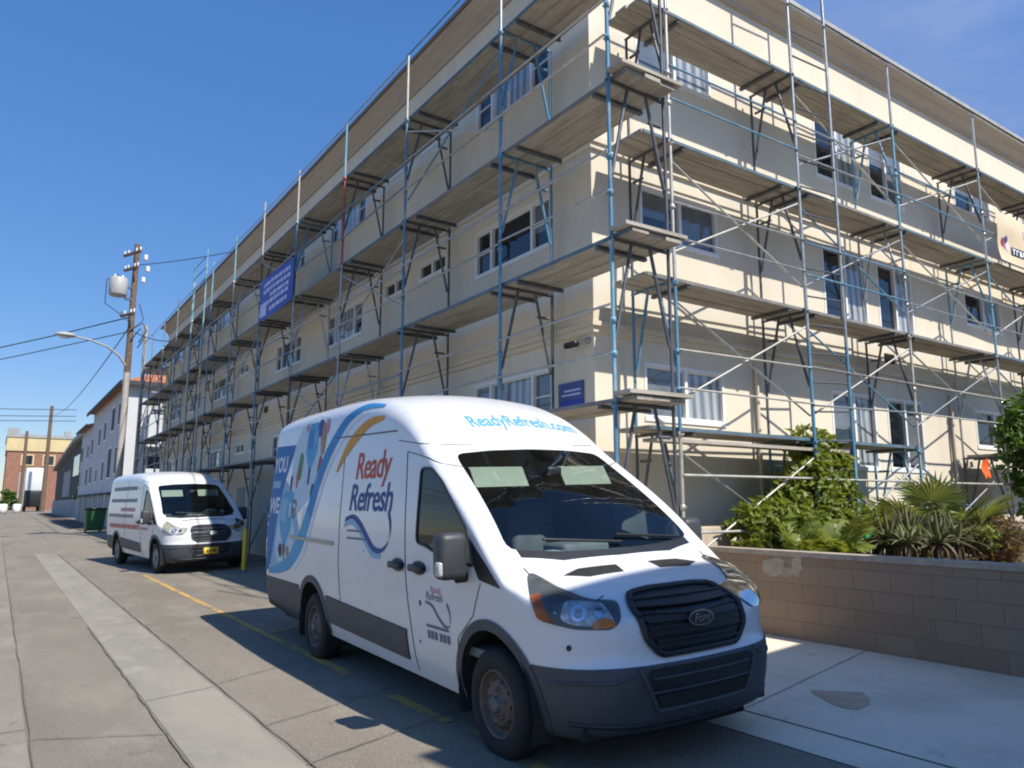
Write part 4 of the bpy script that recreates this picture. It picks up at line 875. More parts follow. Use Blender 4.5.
    word('Ready', 3.62, 1.90, .36, 'p_red', shear=.12, bold=.004, space=.94); word('Refresh', 3.70, 1.60, .36, 'p_navy', shear=.12, bold=.004, space=.94)
    word('YOU', 6.58, 2.06, .27, 'p_white', bold=.008); pn('small_print', 'p_wash', [(6.54, 1.86), (6.2, 1.86), (6.2, 1.95), (6.54, 1.95)], .05, S3); word('WE', 6.56, 1.55, .27, 'p_white', bold=.008) 
    pts = [(3.76, 1.51), (3.56, 1.54), (3.36, 1.48), (3.18, 1.37), (3.0, 1.27), (2.82, 1.26), (2.68, 1.34), (2.65, 1.47), (2.72, 1.60)]
    strip(S3, [(y-.012, z+.022) for y, z in pts], [(y+.012, z-.022) for y, z in pts]).build('swoosh', 'p_navy', root)
    strip(S3, [(y+.01, z-.03) for y, z in pts[:6]], [(y+.03, z-.075) for y, z in pts[:6]]).build('swoosh', 'p_wash', root)
    for z in (1.40, 1.33): pn('small_print', 'p_grey', [(3.68, z), (3.24-.1*(z < 1.36), z), (3.24-.1*(z < 1.36), z+.018), (3.68, z+.018)], .05, S3)
    # door logo
    word('Ready', 1.86, 1.00, .07, 'p_pink', shear=.12); word('Refresh', 1.94, .94, .09, 'p_grey', shear=.12)
    q = [(1.95, .92), (1.84, .90), (1.74, .82), (1.64, .77), (1.57, .79), (1.56, .87), (1.60, .94)]
    strip(S3, [(y-.006, z+.009) for y, z in q], [(y+.006, z-.009) for y, z in q]).build('swoosh', 'p_grey', root)
    pn('small_print', 'p_grey', [(1.96, .735), (1.60, .735), (1.60, .755), (1.96, .755)], .05, S3)
    for y in (1.95, 1.89, 1.83, 1.75, 1.69, 1.63): pn('digit_mark', 'p_grey', [(y, .65), (y-.04, .65), (y-.04, .71), (y, .71)], .05, S3)
    b = MB(); T_ = ontop(.004); put_text(b, 'ReadyRefresh.com', .155, lambda u, v: T_(u+.17, 2.25+v*1.5), align='CENTER', bold=.002); b.build('roof_lettering', 'p_sky', root)
    # dings and grime
    rd = random.Random(2)
    for i in range(16):
        y, z = rd.uniform(1.6, 6.2), rd.uniform(.72, 1.25); a = rd.uniform(.004, .010); pn('paint_chip', 'p_grey', [(y+a*math.cos(j), z+a*math.sin(j)) for j in range(6)], .05, onside(-1, .004))
    return root
van1()
M['p_yellow_plate'] = mat('yellow_plate', (.75, .52, .05), .5, var=.1)
def van2():
    root, onside, onfront, ontop, pn, line, _ = van('delivery_van', (4.30, 18.8, .08), (0, -.035, .10), 'farther white delivery van with lower roof, striped side print and a yellow plate', 2.46, 5.98, True)
    S3 = onside(-1, .006); rd = random.Random(4)
    for y0, y1, z, h, m in ((5.5, 3.0, 1.97, .10, 'p_grey'), (5.6, 2.95, 1.66, .09, 'p_grey'), (4.4, 2.9, 1.42, .10, 'p_pink'), (5.7, 3.2, 1.26, .09, 'p_grey'), (5.5, 2.5, .98, .11, 'p_red'), (2.3, 1.7, .98, .07, 'p_pink')):
        b = MB(); y = y0
        while y > y1: wd = rd.uniform(.08, .16); V, F = panel([(y, z), (y-wd, z), (y-wd-.02, z+h), (y-.02, z+h)], .08, S3); b.add(V, F); y -= wd+.07
        b.build('print_row', m, root)
    b = MB(); b.sphere((.35, 1.25, 1.37), .12, (1.2, .8, .8)); b.build('dash_hat', 'visor', root)
    b = MB(); b.sphere((.62, 1.25, 1.36), .06); b.build('dash_cup', 'p_white', root)
    b = MB(); b.sphere((.48, 1.3, 1.34), .08, (1, .8, .7)); b.build('dash_bag', 'p_maroon', root)
van2()
# ------------------------------------------------------------------ planter wall, bollard, bin, unseen shade building
XW = 7.36
pw = thing('planter_wall', (XW, 5.0, gz(XW)), 'low tan concrete block wall beside the sidewalk holding back the planted bed', 'wall')
b = MB(); b.box(0, .20, -13, 2.63, -.3, .885); b.build('block_courses', 'block', pw)
b = MB(); b.box(-.012, .212, -13, 2.63, .888, .945); b.build('wall_cap', 'block_cap', pw)
rr = random.Random(8)
for y, z, a, c in ((.55, .77, .16, .10), (.25, .80, .07, .11), (.40, .72, .10, .05)):
    b = MB(); b.add([(-.004-.002*z, y+a*math.cos(i*.5)*(1+.3*math.sin(3*i)), z+c*math.sin(i*.5)*(1+.2*math.cos(5*i))) for i in range(12)], [tuple(range(12))]); b.build('whitewash_patch', 'block_cap', pw)
b = MB(); b.quad((XW+.2, -10, .78), (32, -10, .78), (32, BY-.05, .78), (XW+.2, BY-.05, .78))
tag(b.build('planting_bed', 'soil'), kind='structure')
b = MB(); b.rbox(7.75, 8.35, 6.95, 7.25, .6, 1.36, .02); solo(b, 'concrete_block', 'conc_block', (8.05, 7.1, .78), 'pale concrete block half hidden by the fern leaves', 'block')
bo = thing('bollard', (4.90, 18.4, gz(4.9)), 'yellow painted steel bollard beside the farther van', 'bollard')
b = MB(); b.lathe([(0, .048), (.92, .048), (.96, .04), (.98, .02), (.98, .001)], (0, 0, 0), 'z', 16); b.build('post', 'yellow', bo)
b = MB(); b.lathe([(0, .09), (.03, .09), (.03, .049)], (0, 0, 0), 'z', 16); b.build('base_plate', 'dark_steel', bo)
gb = thing('wheelie_bin', (4.55, 48.0, gz(4.55)), 'dark green wheeled rubbish bin standing by the white house', 'bin')
b = MB(); b.add([(-.42, -.42, .12), (.42, -.42, .12), (.42, .42, .12), (-.42, .42, .12), (-.52, -.52, 1.25), (.52, -.52, 1.25), (.52, .52, 1.25), (-.52, .52, 1.25)], [(3, 2, 1, 0), (4, 5, 6, 7), (0, 1, 5, 4), (1, 2, 6, 5), (2, 3, 7, 6), (3, 0, 4, 7)]); b.build('bin_body', 'green_bin', gb)
b = MB(); b.rbox(-.56, .56, -.58, .56, 1.25, 1.36, .04); b.build('lid', 'van_black', gb)
for x in (-.35, .35): b = MB(); b.lathe([(-.04, .001), (-.04, .12), (.04, .12), (.04, .001)], (x, .4, .12), 'x', 14); b.build('wheel', 'rubber', gb)
# unseen building behind the camera, on the right, inferred and shaped to shade the sidewalk and the near end of the bed
nb = thing('unseen_shade_building', (3.95, -1.6, 0), 'unseen plain stucco building behind the viewpoint, shaped to shade the sidewalk', 'building', None, (0, 0, R(7)))
b = MB(); b.box(0, 4.9, -6, 0, -.5, 7.7); b.build('wall', 'neighbour', nb)
b = MB(); b.box(-.15, 5.05, -6.1, .15, 7.7, 7.95); b.build('roof', 'roof', nb)
for x in (.6, 2.8):
    for z in (1.3, 4.6): b = MB(); b.box(x, x+1.3, .002, .04, z, z+1.3); wv = b.build('window', 'white_frame', nb); b = MB(); b.box(x+.06, x+1.24, .04, .05, z+.06, z+1.24); b.build('pane', 'pane_dark', wv)

# ------------------------------------------------------------------ plants
rl = random.Random(21)
def leaf_blob(b, c, rad, n, s, shape=lambda p: True, elong=1.7, droop=.3):
    k = 0; clumps = [Vector((rl.gauss(0, .5), rl.gauss(0, .5), rl.gauss(0, .5))) for _ in range(max(6, n//55))]
    while k < n:
        q = rl.choice(clumps)+Vector((rl.gauss(0, .17), rl.gauss(0, .17), rl.gauss(0, .17)))
        if q.length > 1.05: q = q.normalized()*rl.uniform(.75, 1.0)
        if not shape(q): continue
        p = Vector((c[0]+q.x*rad[0], c[1]+q.y*rad[1], c[2]+q.z*rad[2])); z = s*rl.uniform(.6, 1.3)
        d = Vector((rl.gauss(0, 1), rl.gauss(0, 1), rl.gauss(-droop, .7))).normalized(); u = d.orthogonal().normalized(); u = (u*math.cos(rl.random()*6)+d.cross(u)*math.sin(rl.random()*6)).normalized(); nn = d.cross(u)*.18
        b.add([p, p+d*z*elong*.45+u*z*.5+nn*z, p+d*z*elong, p+d*z*elong*.45-u*z*.5+nn*z], [(0, 1, 2), (0, 2, 3)]); k += 1
def stems(b, c, n, h, spread, r):
    for i in range(n):
        a = rl.random()*6.28; t = rl.uniform(.3, 1)*spread; b.tube([c, (c[0]+math.cos(a)*t*.4, c[1]+math.sin(a)*t*.4, c[2]+h*.5), (c[0]+math.cos(a)*t, c[1]+math.sin(a)*t, c[2]+h*rl.uniform(.8, 1))], r, 6, r*.3)
def plant(name, loc, label, cat, group=None): return thing(name, loc, label, cat, group)
t = plant('climbing_shrub', (10.15, 6.95, .78), 'tall bushy green vine shrub growing up through the scaffold ladder', 'shrub')
b = MB(); leaf_blob(b, (.15, 0, 1.0), (.85, .38, 1.05), 3600, .085); leaf_blob(b, (-.45, -.1, .6), (.7, .35, .65), 1500, .085); leaf_blob(b, (.45, .05, 1.45), (.5, .3, .5), 1100, .08); b.build('foliage', 'vine', t)
b = MB(); stems(b, (0, 0, 0), 9, 1.7, .5, .025); b.build('stems', 'bark', t)
def frond(b, base, az, L, up, wd, n=16, blade=.25, droop=1.0):
    """a pinnate frond: arching rachis with two rows of leaflets"""
    P = []; 
    for i in range(n+1):
        s = i/n; r = L*s*math.cos(up)*(1-.12*s); z = L*(s*math.sin(up)-droop*s*s*.55); P.append(Vector((base[0]+math.cos(az)*r, base[1]+math.sin(az)*r, base[2]+z)))
    b.tube(P, .010, 4, .003, cap=False)
    for i in range(2, n+1):
        d = (P[i]-P[i-1]).normalized(); sd = Vector((-math.sin(az), math.cos(az), 0)); l = blade*math.sin(math.pi*(.12+.86*i/n))**.7
        for s in (-1, 1):
            e = (d*.55+sd*s*.85+Vector((0, 0, rl.uniform(-.35, .1)))).normalized()*l; m = d*wd
            b.add([P[i]-m*.2, P[i]+e*.5+m*.55, P[i]+e, P[i]+e*.5-m*.55], [(0, 1, 2), (0, 2, 3)])
def fern(loc, label, n, L, seed, m='fern'):
    t = plant('fern_palm', loc, label, 'palm', 'feathery palms in the planted bed'); rl.seed(seed)
    b = MB()
    for i in range(n): frond(b, (0, 0, .1), i*2.399+rl.uniform(-.3, .3), L*rl.uniform(.7, 1.1), rl.uniform(.5, 1.35), .05, 18, L*.26, rl.uniform(.5, 1.1))
    b.build('fronds', m, t); b = MB(); b.tube([(0, 0, -.05), (0, 0, .14)], .06, 8, .05); b.build('trunk', 'bark', t)
fern((8.75, 6.25, .78), 'low feathery green palm at the left end of the planted bed beside the van', 14, .95, 1)
fern((9.55, 6.15, .78), 'middle feathery palm in front of the climbing shrub', 18, 1.05, 2)
fern((8.15, 6.55, .78), 'smallest feathery palm next to the pale concrete block', 9, .65, 3)
t = plant('low_shrub', (8.95, 6.75, .78), 'broad leafy bright green shrub behind the feathery palms', 'shrub'); b = MB(); leaf_blob(b, (0, 0, .45), (.85, .35, .55), 2000, .09); b.build('foliage', 'vine', t); b = MB(); stems(b, (0, 0, 0), 7, .8, .5, .015); b.build('stems', 'bark', t)
def aloe(loc, label, n, L, seed, m='aloe'):
    t = plant('aloe', loc, label, 'succulent', 'spiky aloes in the planted bed'); rl.seed(seed); b = MB(); h = .35
    for i in range(n):
        az = i*2.399+rl.uniform(-.2, .2); up = rl.uniform(.1, 1.35); l = L*rl.uniform(.75, 1.1); P = []; k = 7
        for j in range(k+1):
            s = j/k; r = l*s*math.cos(up)*(1-.1*s)+.03; z = l*(s*math.sin(up)-s*s*.45*math.cos(up)); P.append(Vector((math.cos(az)*r, math.sin(az)*r, h+z)))
        sd = Vector((-math.sin(az), math.cos(az), 0)); V = []
        for j, p in enumerate(P):
            wv = .042*(1-j/k)**.75+.002; d = (P[min(j+1, k)]-P[max(j-1, 0)]).normalized(); up_ = sd.cross(d)*-1
            V += [p+sd*wv, p-up_*wv*.55, p-sd*wv, p+up_*wv*.12]
        b.add(V, [(j*4+q, j*4+(q+1) % 4, j*4+4+(q+1) % 4, j*4+4+q) for j in range(k) for q in range(4)], True)
    b.build('leaves', m, t)
    b = MB()
    for i in range(26):
        az = rl.random()*6.28; l = L*rl.uniform(.4, .75); b.tube([(math.cos(az)*.04, math.sin(az)*.04, h*.95), (math.cos(az)*l*.55, math.sin(az)*l*.55, h*.7), (math.cos(az)*l*.65, math.sin(az)*l*.65, max(.02, h*.7-l*.55))], .016, 5, .006, cap=False)
    b.build('dead_leaves', 'deadleaf', t)
    b = MB(); b.tube([(0, 0, -.05), (0, 0, h)], .06, 8, .05); b.build('trunk', 'bark', t)
aloe((10.75, 6.12, .78), 'leftmost spiky aloe with a skirt of dead leaves beside the blue ladder leg', 40, .55, 4); aloe((11.35, 6.15, .80), 'tall spiky aloe in the middle of the bed', 42, .62, 5)
aloe((11.0, 5.55, .78), 'lowest spiky aloe nearest the block wall', 34, .50, 6); aloe((11.75, 5.65, .78), 'right hand spiky aloe leaning beside the dry brush', 34, .48, 7)
def fan_palm(loc, label, n, h, L, seed):
    t = plant('fan_palm', loc, label, 'palm', 'fan palms in the planted bed'); rl.seed(seed); b = MB()
    for i in range(n):
        az = i*2.399+rl.uniform(-.3, .3); up = rl.uniform(.35, 1.35); l = h*rl.uniform(.75, 1.05); hub = Vector((math.cos(az)*l*math.cos(up), math.sin(az)*l*math.cos(up), l*math.sin(up)))
        b.tube([(0, 0, 0), hub*.6+Vector((0, 0, .05)), hub], .014, 5, .008, cap=False)
        d = Vector((math.cos(az)*math.cos(up*.8), math.sin(az)*math.cos(up*.8), math.sin(up*.8))).normalized(); sd = Vector((-math.sin(az), math.cos(az), 0)); nn = d.cross(sd)
        for k in range(21):
            a = -1.75+3.5*k/20; e = (d*math.cos(a)+sd*math.sin(a)); q = e.cross(nn).normalized()*.024; ll = L*rl.uniform(.85, 1.05)*(1-.12*abs(a)); tip = hub+e*ll+Vector((0, 0, -.10*ll*rl.random()))
            b.add([hub, hub+e*ll*.55+q+nn*.01, tip, hub+e*ll*.55-q+nn*.01], [(0, 1, 2), (0, 2, 3)])
    b.build('fronds', 'fan', t); b = MB(); b.tube([(0, 0, -.05), (0, 0, .25)], .09, 8, .07); b.build('trunk', 'bark', t)
fan_palm((12.6, 6.35, .78), 'fan palm with wide pleated green fans in the bed behind the aloes', 14, 1.05, .62, 8)
fan_palm((11.35, 7.05, .78), 'paler fan palm against the stucco below the patio windows', 9, 1.0, .48, 9)
def spiky(loc, label, n, L, seed):
    t = plant('feather_palm', loc, label, 'palm', 'upright feather palms in the planted bed'); rl.seed(seed); b = MB()
    for i in range(n): frond(b, (0, 0, .15), i*2.399+rl.uniform(-.3, .3), L*rl.uniform(.75, 1.1), rl.uniform(.75, 1.45), .022, 26, L*.30, rl.uniform(.35, .8))
    b.build('fronds', 'fan', t); b = MB(); b.tube([(0, 0, -.05), (0, 0, .2)], .07, 8, .05); b.build('trunk', 'bark', t)
spiky((12.35, 6.75, .78), 'tall upright feather palm behind the aloes against the stucco', 20, 1.25, 31); spiky((11.75, 6.55, .78), 'shorter upright feather palm just behind the tall aloe', 15, .95, 32)
for (x, y, rx_, rz_, n, sd, lb) in ((11.35, 6.75, .55, .42, 900, 41, 'mid height leafy green shrub filling the bed behind the spiky aloes'), (13.2, 6.3, .6, .40, 900, 42, 'leafy green shrub between the fan palm and the tree at the right'), (11.05, 5.95, .45, .22, 500, 43, 'lowest mat of green leaves among the aloe stems')):
    t = plant('filler_shrub', (x, y, .78), lb, 'shrub'); rl.seed(sd); b = MB(); leaf_blob(b, (0, 0, rz_+.08), (rx_, rx_*.5, rz_), n, .065, elong=2.0); b.build('foliage', 'vine' if sd != 42 else 'fern', t); b = MB(); stems(b, (0, 0, 0), 6, rz_*1.4, .3, .012); b.build('stems', 'bark', t)
aloe((10.55, 5.75, .78), 'small spiky aloe at the left end of the aloe group', 28, .42, 14); aloe((12.05, 6.1, .80), 'spiky aloe nearest the fan palm', 34, .55, 15)
t = plant('dry_brush', (12.55, 5.45, .78), 'dry brown brush with dead stalks behind the block wall', 'shrub'); b = MB()
for i in range(420):
    a = rl.random()*6.28; r = rl.uniform(.05, .75); q = Vector((math.cos(a)*r, math.sin(a)*r*.55, 0)); e = q*1.35+Vector((rl.gauss(0, .12), rl.gauss(0, .12), rl.uniform(.25, .75))); b.tube([q*.4, q+Vector((0, 0, e.z*.7)), e+Vector((rl.gauss(0, .08), 0, -.05))], .006, 4, .002, cap=False)
leaf_blob(b, (0, 0, .32), (.85, .42, .36), 1100, .055, elong=2.4); b.build('brush', 'dry', t)
b = MB(); leaf_blob(b, (-.35, .1, .45), (.35, .3, .35), 220, .07, elong=2.2); b.build('green_shoots', 'fern', t)
t = plant('garden_tree', (16.7, 6.25, .78), 'bright green leafy tree at the right edge of the bed', 'tree'); b = MB(); leaf_blob(b, (0.1, 0, 1.95), (1.15, .75, 1.15), 4600, .10); leaf_blob(b, (-.3, -.2, .85), (.8, .5, .6), 900, .09); b.build('crown', 'tree', t)
b = MB(); b.tube([(0, 0, -.05), (.05, 0, .8), (-.05, .05, 1.6)], .07, 8, .04); stems(b, (0, 0, .7), 6, 1.2, .7, .03); b.build('trunk', 'bark', t)
t = plant('flowering_shrub', (13.6, 6.1, .78), 'small shrub with magenta flowers under the orange tape', 'shrub'); b = MB(); leaf_blob(b, (0, 0, .45), (.35, .3, .4), 260, .06); b.build('foliage', 'fern', t); b = MB(); leaf_blob(b, (0, -.1, .52), (.22, .2, .22), 120, .06); b.build('flowers', 'bougain', t)
b = MB()
V, F = panel([(-.16, .0), (-.13, .22), (-.02, .20), (.03, .27), (.15, .18), (.13, -.12), (-.02, -.06), (-.12, -.14)], .05, lambda u, v: (u, .02*math.sin(u*20)+.02*math.sin(v*17), v)); b.add(V, F, True)
o = solo(b, 'orange_tape', 'hivis_orange', (0, 0, 0), 'bright orange flagging tape tied to the scaffold above the dry brush', 'tape'); o.location = (15.1, 6.62, 2.25)
b = MB(); b.lathe([(-.09, .030), (-.03, .036), (.05, .034), (.09, .029)], (0, 0, 0), 'z', 10); V, F = panel([(.0, -.1), (.13, -.02), (.12, .06), (.0, .06)], .04, lambda u, v: (u, -.035-.02*math.sin(u*20), v)); b.add(V, F, True)
o = solo(b, 'green_tape', 'hivis_green', (0, 0, 0), 'bright green tape wound round the ladder leg', 'tape'); o.location = (10.80, 6.52, 1.24)

# ------------------------------------------------------------------ far alley: house, poles, lamp, wires, old buildings
hs = thing('white_house', (6.0, 50, 0), 'white stucco three storey house with orange clay tile roof beyond the apartments', 'house')
b = MB(); b.box(0, 12, 0, 20, -.2, 8.9); b.box(.02, 12, 20, 29.5, -.2, 8.1); b.build('wall', 'house_white', hs)
def hip(b, x0, x1, y0, y1, z0, z1, i): b.add([(x0, y0, z0), (x1, y0, z0), (x1, y1, z0), (x0, y1, z0), (x0+i, y0+i*.8, z1), (x1-i, y0+i*.8, z1), (x1-i, y1-i, z1), (x0+i, y1-i, z1)], [(3, 2, 1, 0), (4, 5, 6, 7), (0, 1, 5, 4), (1, 2, 6, 5), (2, 3, 7, 6), (3, 0, 4, 7)])
b = MB(); hip(b, -.45, 12.4, -.45, 20.2, 8.92, 10.35, 3.2); hip(b, -.40, 12.4, 20.3, 29.9, 8.12, 9.2, 3.0); b.build('roof', 'tile', hs)
b = MB(); b.box(-.52, 12.5, -.54, -.47, 8.72, 8.98); b.box(-.54, -.47, -.4, 20.2, 8.72, 8.98); b.box(-.5, -.42, 20.3, 29.9, 7.92, 8.16); b.build('gutter', 'far_dark', hs)
b = MB(); b.box(1.0, 9, -1.6, -.02, 5.0, 5.2); b.box(1.0, 9, -1.6, -1.5, 5.2, 6.9); b.box(.98, 1.08, -1.5, -.02, 5.2, 6.9); b.build('balcony', 'house_white', hs)
b = MB(); b.box(1.0, 9, -1.6, -.02, 1.9, 2.1); b.box(1.0, 9, -1.6, -1.5, 2.1, 3.7); b.build('balcony', 'house_white', hs)
b = MB()
for i in range(5): b.box(1, 9, -1.58, -1.54, 7.0+i*.3, 7.06+i*.3)
b.build('balcony_screen', 'far_grey', hs)
b = MB(); b.box(1.3, 8.8, -.03, .02, 5.3, 7.4); b.box(1.3, 8.8, -.03, .02, 2.2, 4.5); b.build('painted_opening_shade', 'far_dark', hs)  # flat dark panels on the solid wall, balcony shade put into their colour
for y, z, wd, h, m in ((2.5, 6.7, 1.1, 1.3, 'far_dark'), (5.6, 6.5, 1.4, 1.5, 'far_dark'), (10.2, 6.2, .9, 1.2, 'far_dark'), (13.5, 6.0, .9, 1.2, 'far_dark'), (18.5, 5.6, 1.0, 1.2, 'far_dark'), (27, 5.4, 1.2, 1.2, 'far_dark'), (28, 3.2, 1.2, 1.3, 'far_dark'), (22, 5.5, .8, 1.0, 'far_dark'),
                    (2.6, 3.6, 1.1, 1.6, 'far_dark'), (5.8, 3.4, 1.6, 1.9, 'far_dark'), (9.8, 3.3, .9, 1.3, 'far_dark'), (14.0, 3.3, .6, .9, 'far_dark'), (18.0, 3.3, 1.0, 1.3, 'far_dark'), (21.5, 3.2, 1.0, 1.3, 'far_dark')):
    b = MB(); b.box(-.05, .0, y-.1, y+wd+.1, z-.1, z+h+.1); f = b.build('window', 'white_frame', hs); b = MB(); b.box(-.06, -.051, y, y+wd, z, z+h); b.build('pane', m, f)
for y in (4.5, 8.6, 12.6, 16.6, 20.6, 25): b = MB(); b.box(-.04, .0, y, y+3.0, .1, 2.25); d = b.build('garage_door', 'far_grey', hs); b = MB(); b.box(-.25, .0, y-.1, y+3.1, 2.28, 2.40); b.build('door_hood', 'far_dark', d)
# utility pole
up = thing('utility_pole', (4.80, 41.3, gz(4.8)), 'tall wooden utility pole with a transformer can near the white house', 'pole')
b = MB(); b.tube([(0, 0, -.3), (0, 0, 14.7)], .19, 12, .13); b.build('pole_shaft', 'pole_wood', up)
b = MB(); b.tube([(-.02, -.12, -.1), (-.02, -.10, 8.0)], .17, 10, .15); b.build('pale_sleeve', 'pole_pale', up)
b = MB(); b.tube([(.75, .3, -.1), (.75, .3, 10.6)], .10, 10, .09); b.build('conduit', 'pole_pale', up)
for z, l, a in ((14.1, .75, 1.15), (13.3, .6, 1.15), (10.9, .6, 1.15)):
    b = MB(); d = Vector((math.cos(a), -math.sin(a), 0)); n = Vector((d.y, -d.x, 0)); c = n*.17
    b.prism([c-d*l+Vector((0, 0, z)), c+d*l+Vector((0, 0, z)), c+d*l+Vector((0, 0, z+.12)), c-d*l+Vector((0, 0, z+.12))], n*.1); ca = b.build('crossarm', 'pole_wood', up)
    for t_ in (-.9, -.45, .45, .9): b = MB(); b.lathe([(0, .03), (.06, .05), (.1, .03), (.14, .05), (.18, .02), (.18, .001)], c+d*l*t_+n*.05+Vector((0, 0, z+.12)), 'z', 8); b.build('insulator', 'ceramic', ca)
b = MB(); b.lathe([(0, .001), (0, .38), (.08, .42), (.85, .42), (.92, .37), (.97, .1), (.97, .001)], (-.72, -.1, 11.85), 'z', 18); tr = b.build('transformer', 'transformer', up)
b = MB()
for x in (-.9, -.55): b.lathe([(0, .05), (.08, .07), (.16, .04), (.24, .06), (.3, .02), (.3, .001)], (x, -.1, 12.65), 'z', 8)
b.build('bushing', 'ceramic', tr); b = MB(); b.box(-.4, 0, -.14, -.02, 11.7, 11.82); b.box(-.4, 0, -.14, -.02, 12.3, 12.4); b.build('bracket', 'dark_steel', tr)
b = MB(); b.tube([(-.75, -.1, 12.95), (-1.25, -.1, 12.6), (-1.25, -.1, 11.4), (-.5, -.1, 10.9), (.2, 0, 10.4), (.55, 0, 10.8), (.3, 0, 11.6)], .022, 6); b.tube([(-.1, -.2, 10.1), (.5, -.2, 10.6), (.7, -.2, 10.2), (.4, -.1, 9.6)], .03, 6); b.tube([(0, -.2, 9.6), (.4, -.25, 10.3), (.65, -.2, 9.9), (.35, -.1, 9.3)], .03, 6); b.build('jumper_cable', 'wire', up)
b = MB()
for x, z in ((.42, 13.9), (.55, 13.3), (.38, 12.7)): b.lathe([(0, .001), (0, .09), (.08, .12), (.16, .07), (.26, .11), (.3, .04), (.3, .001)], (x, -.1, z), 'z', 10)
b.build('cutout', 'ceramic', up)
# street lamp on the pole
sl_ = thing('street_lamp', (4.66, 41.0, 8.45), 'curved arm street lamp fixed to the wooden utility pole', 'street lamp')
pts = [(0, 0, 0), (-.35, -.2, .42), (-.9, -.45, .75), (-1.6, -.7, .93), (-2.35, -.95, 1.0)]
b = MB(); b.tube(pts, .055, 8, .04); b.build('arm', 'pole_pale', sl_)
b = MB(); b.sphere((-2.7, -1.05, 1.0), .36, (1.25, .7, .36), 14); b.build('lamp_head', 'transformer', sl_); b = MB(); b.sphere((-2.72, -1.05, .93), .22, (1.3, .8, .5), 12); b.build('lamp_lens', 'ceramic', sl_)
def wire(a, c, sag, r, label, grp='overhead wires', n=14):
    P = [Vector(a).lerp(Vector(c), i/n)-Vector((0, 0, sag*4*(i/n)*(1-i/n))) for i in range(n+1)]; b = MB(); b.tube([p-P[0] for p in P], r, 5)
    o = b.build('overhead_wire', 'wire'); o.location = P[0]; tag(o, label, 'wire', grp)
wire((4.8, 41.3, 11.0), (-40, 95, 9.5), 2.2, .03, 'thin wire sagging from the transformer pole down to the far left'); wire((4.7, 41.3, 10.2), (-60, 120, 7.5), 2.5, .025, 'lower thin wire running left from the transformer pole')
for i, (z, l) in enumerate(((11.6, 'upper wire crossing above the far rooftops on the left'), (10.9, 'middle wire crossing above the far rooftops on the left'), (10.4, 'lowest wire crossing above the far rooftops on the left'))): wire((-60, 98, z+.6), (6.2, 92, z), 1.0, .035, l)
wire((4.9, 41.2, 13.7), (14, 20, 13.2), .6, .02, 'wire running from the pole top over the apartment roof'); wire((5.0, 41.2, 10.2), (6.6, 38.0, 9.4), .2, .025, 'short service wire from the pole to the apartment building')
wire((4.8, 41.4, 10.6), (7.3, 172, 19.0), 1.5, .03, 'long wire along the alley between two wooden poles')
for x, y, h, r0, l in ((7.3, 172, 20.5, .42, 'far taller wooden pole before the dark low building'), (4.2, 200, 17.6, .42, 'far shorter wooden pole beside the white truck box')):
    p = thing('utility_pole', (x, y, .2), l, 'pole', 'far wooden poles'); b = MB(); b.tube([(0, 0, -.3), (0, 0, h)], r0, 10, r0*.7); b.build('pole_shaft', 'pole_wood', p); 
# dark low building and sheds past the house
db = thing('dark_building', (7.6, 92, .0), 'low dark building with a slanted roof past the white house', 'building')
b = MB(); b.prism([(0, 0, -.2), (0, 50, -.2), (0, 50, 6.9), (0, 14, 9.0), (0, 0, 9.0)], (14, 0, 0)); b.build('wall', 'far_dark', db)
b = MB(); b.prism([(-.6, -.5, 9.0), (-.6, 14, 9.0), (-.6, 51, 6.9), (-.6, 51, 7.25), (-.6, 14, 9.5), (-.6, -.5, 9.5)], (15, 0, 0)); b.build('roof', 'far_grey', db)
b = MB(); b.box(-.12, .0, 8, 16, 5.0, 7.4); b.build('window', 'pane_blind', db); b = MB(); b.box(-.3, .0, 0, 49, -.1, 2.2); b.build('plinth', 'far_grey', db)
b = MB(); b.box(-.1, .0, 20, 32, 2.6, 6.0); b.build('window', 'far_grey', db)
bk = thing('brick_building', (1.0, 225, 0), 'red brick block with cream top band at the end of the alley', 'building')
b = MB(); b.box(0, 17, 0, 30, -.2, 17.0); b.build('wall', 'brick_far', bk)
b = MB(); b.box(-.3, 17.2, -.3, 30, 14.8, 18.2); b.build('cream_band', 'far_cream', bk); b = MB(); b.box(-.5, 17.4, -.5, 30, 18.2, 19.0); b.box(-.4, 2.2, -.4, 2, 19.0, 20.4); b.box(12, 13.4, 0, 2, 19.0, 20.2); b.build('cornice', 'far_grey', bk)
for x in (3.0, 7.6, 12.2):
    b = MB(); b.box(x, x+2.8, -.15, 0, 11.2, 14.0); f = b.build('window', 'far_cream', bk); b = MB(); b.box(x+.35, x+2.45, -.2, -.151, 11.5, 13.7); b.build('pane', 'pane_dark', f)
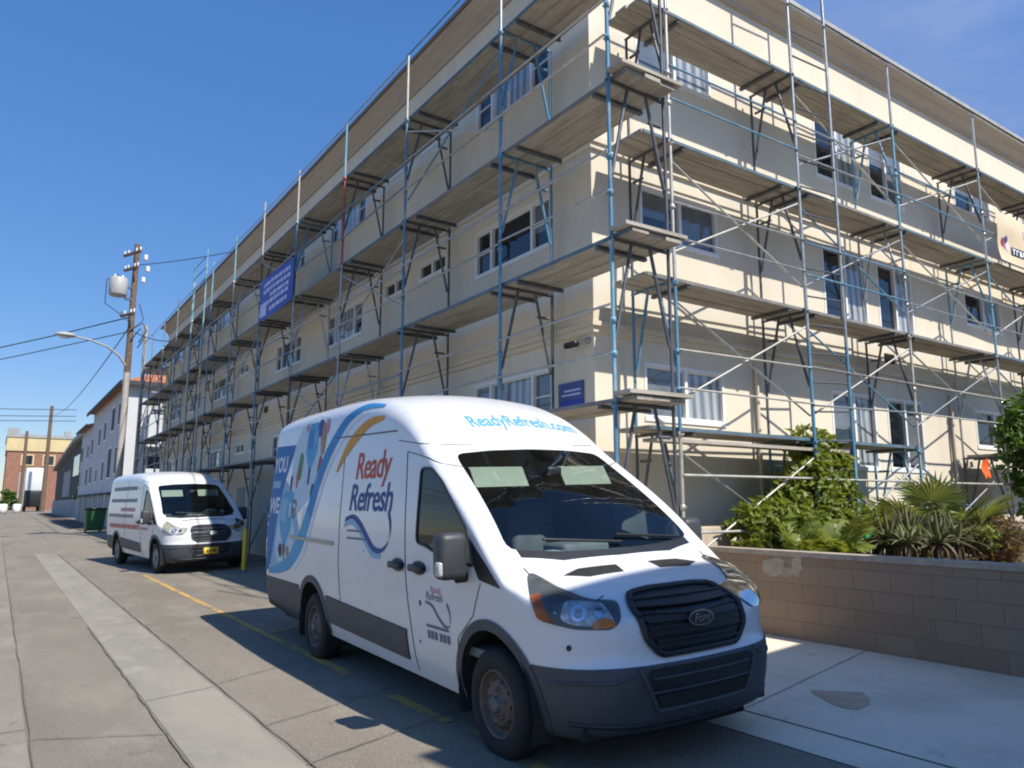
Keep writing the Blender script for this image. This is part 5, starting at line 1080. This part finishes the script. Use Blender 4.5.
b = MB(); b.box(-.1, .0, 3, 28, 2, 15); b.build('side_windows', 'far_dark', bk)
b = MB(); b.box(3, 6.0, -.1, 0, 1.0, 9.5); b.build('doorway', 'far_grey', bk)
yb = thing('yellow_building', (16.5, 235, 0), 'cream yellow building beside the brick block, mostly hidden by the house', 'building')
b = MB(); b.box(0, 16, 0, 20, -.2, 16.5); b.build('wall', 'far_cream', yb); b = MB(); b.box(-.3, 16.3, -.3, 20, 16.5, 17); b.build('roof', 'far_grey', yb)
tk = thing('box_truck', (5.9, 182, .15), 'white box truck parked nose in at the far end of the alley', 'truck')
b = MB(); b.rbox(-1.5, 1.5, 0, 6, 4.2, 8.8, .08); b.build('cargo_box', 'van_white', tk); b = MB(); b.rbox(-1.4, 1.4, 0, 7.8, .9, 4.2, .2); b.build('chassis', 'van_black', tk); b = MB(); b.rbox(-1.3, 1.3, 6.05, 8, 1.5, 4.9, .2); b.build('cab', 'van_white', tk)
for x in (-1.2, 1.2):
    for y in (1.2, 6.6): b = MB(); b.lathe([(-.2, .001), (-.2, .62), (.2, .62), (.2, .001)], (x, y, .62), 'x', 14); b.build('wheel', 'rubber', tk)
for x, y, l in ((.9, 150, 'left white plastic drum at the far end of the alley'), (2.9, 155, 'right white plastic drum at the far end of the alley')):
    b = MB(); b.lathe([(0, .001), (0, .5), (.7, .62), (1.6, .6), (1.65, .5), (1.65, .001)], (0, 0, 0), 'z', 14); o = solo(b, 'plastic_drum', 'ceramic', (0, 0, 0), l, 'drum', 'white drums'); o.location = (x, y, .02)
t = plant('roadside_bush', (1.4, 165, 0), 'dark green bush at the left corner of the brick block', 'shrub'); b = MB(); leaf_blob(b, (0, 0, 2.0), (1.6, 1.6, 2.0), 500, .5); b.build('foliage', 'tree', t)
t = plant('roadside_bush', (8.0, 96, .2), 'green bush at the foot of the dark low building', 'shrub'); b = MB(); leaf_blob(b, (0, 0, 1.6), (1.1, 1.4, 1.5), 400, .3); b.build('foliage', 'tree', t)
# dark cars parked in front of the white house
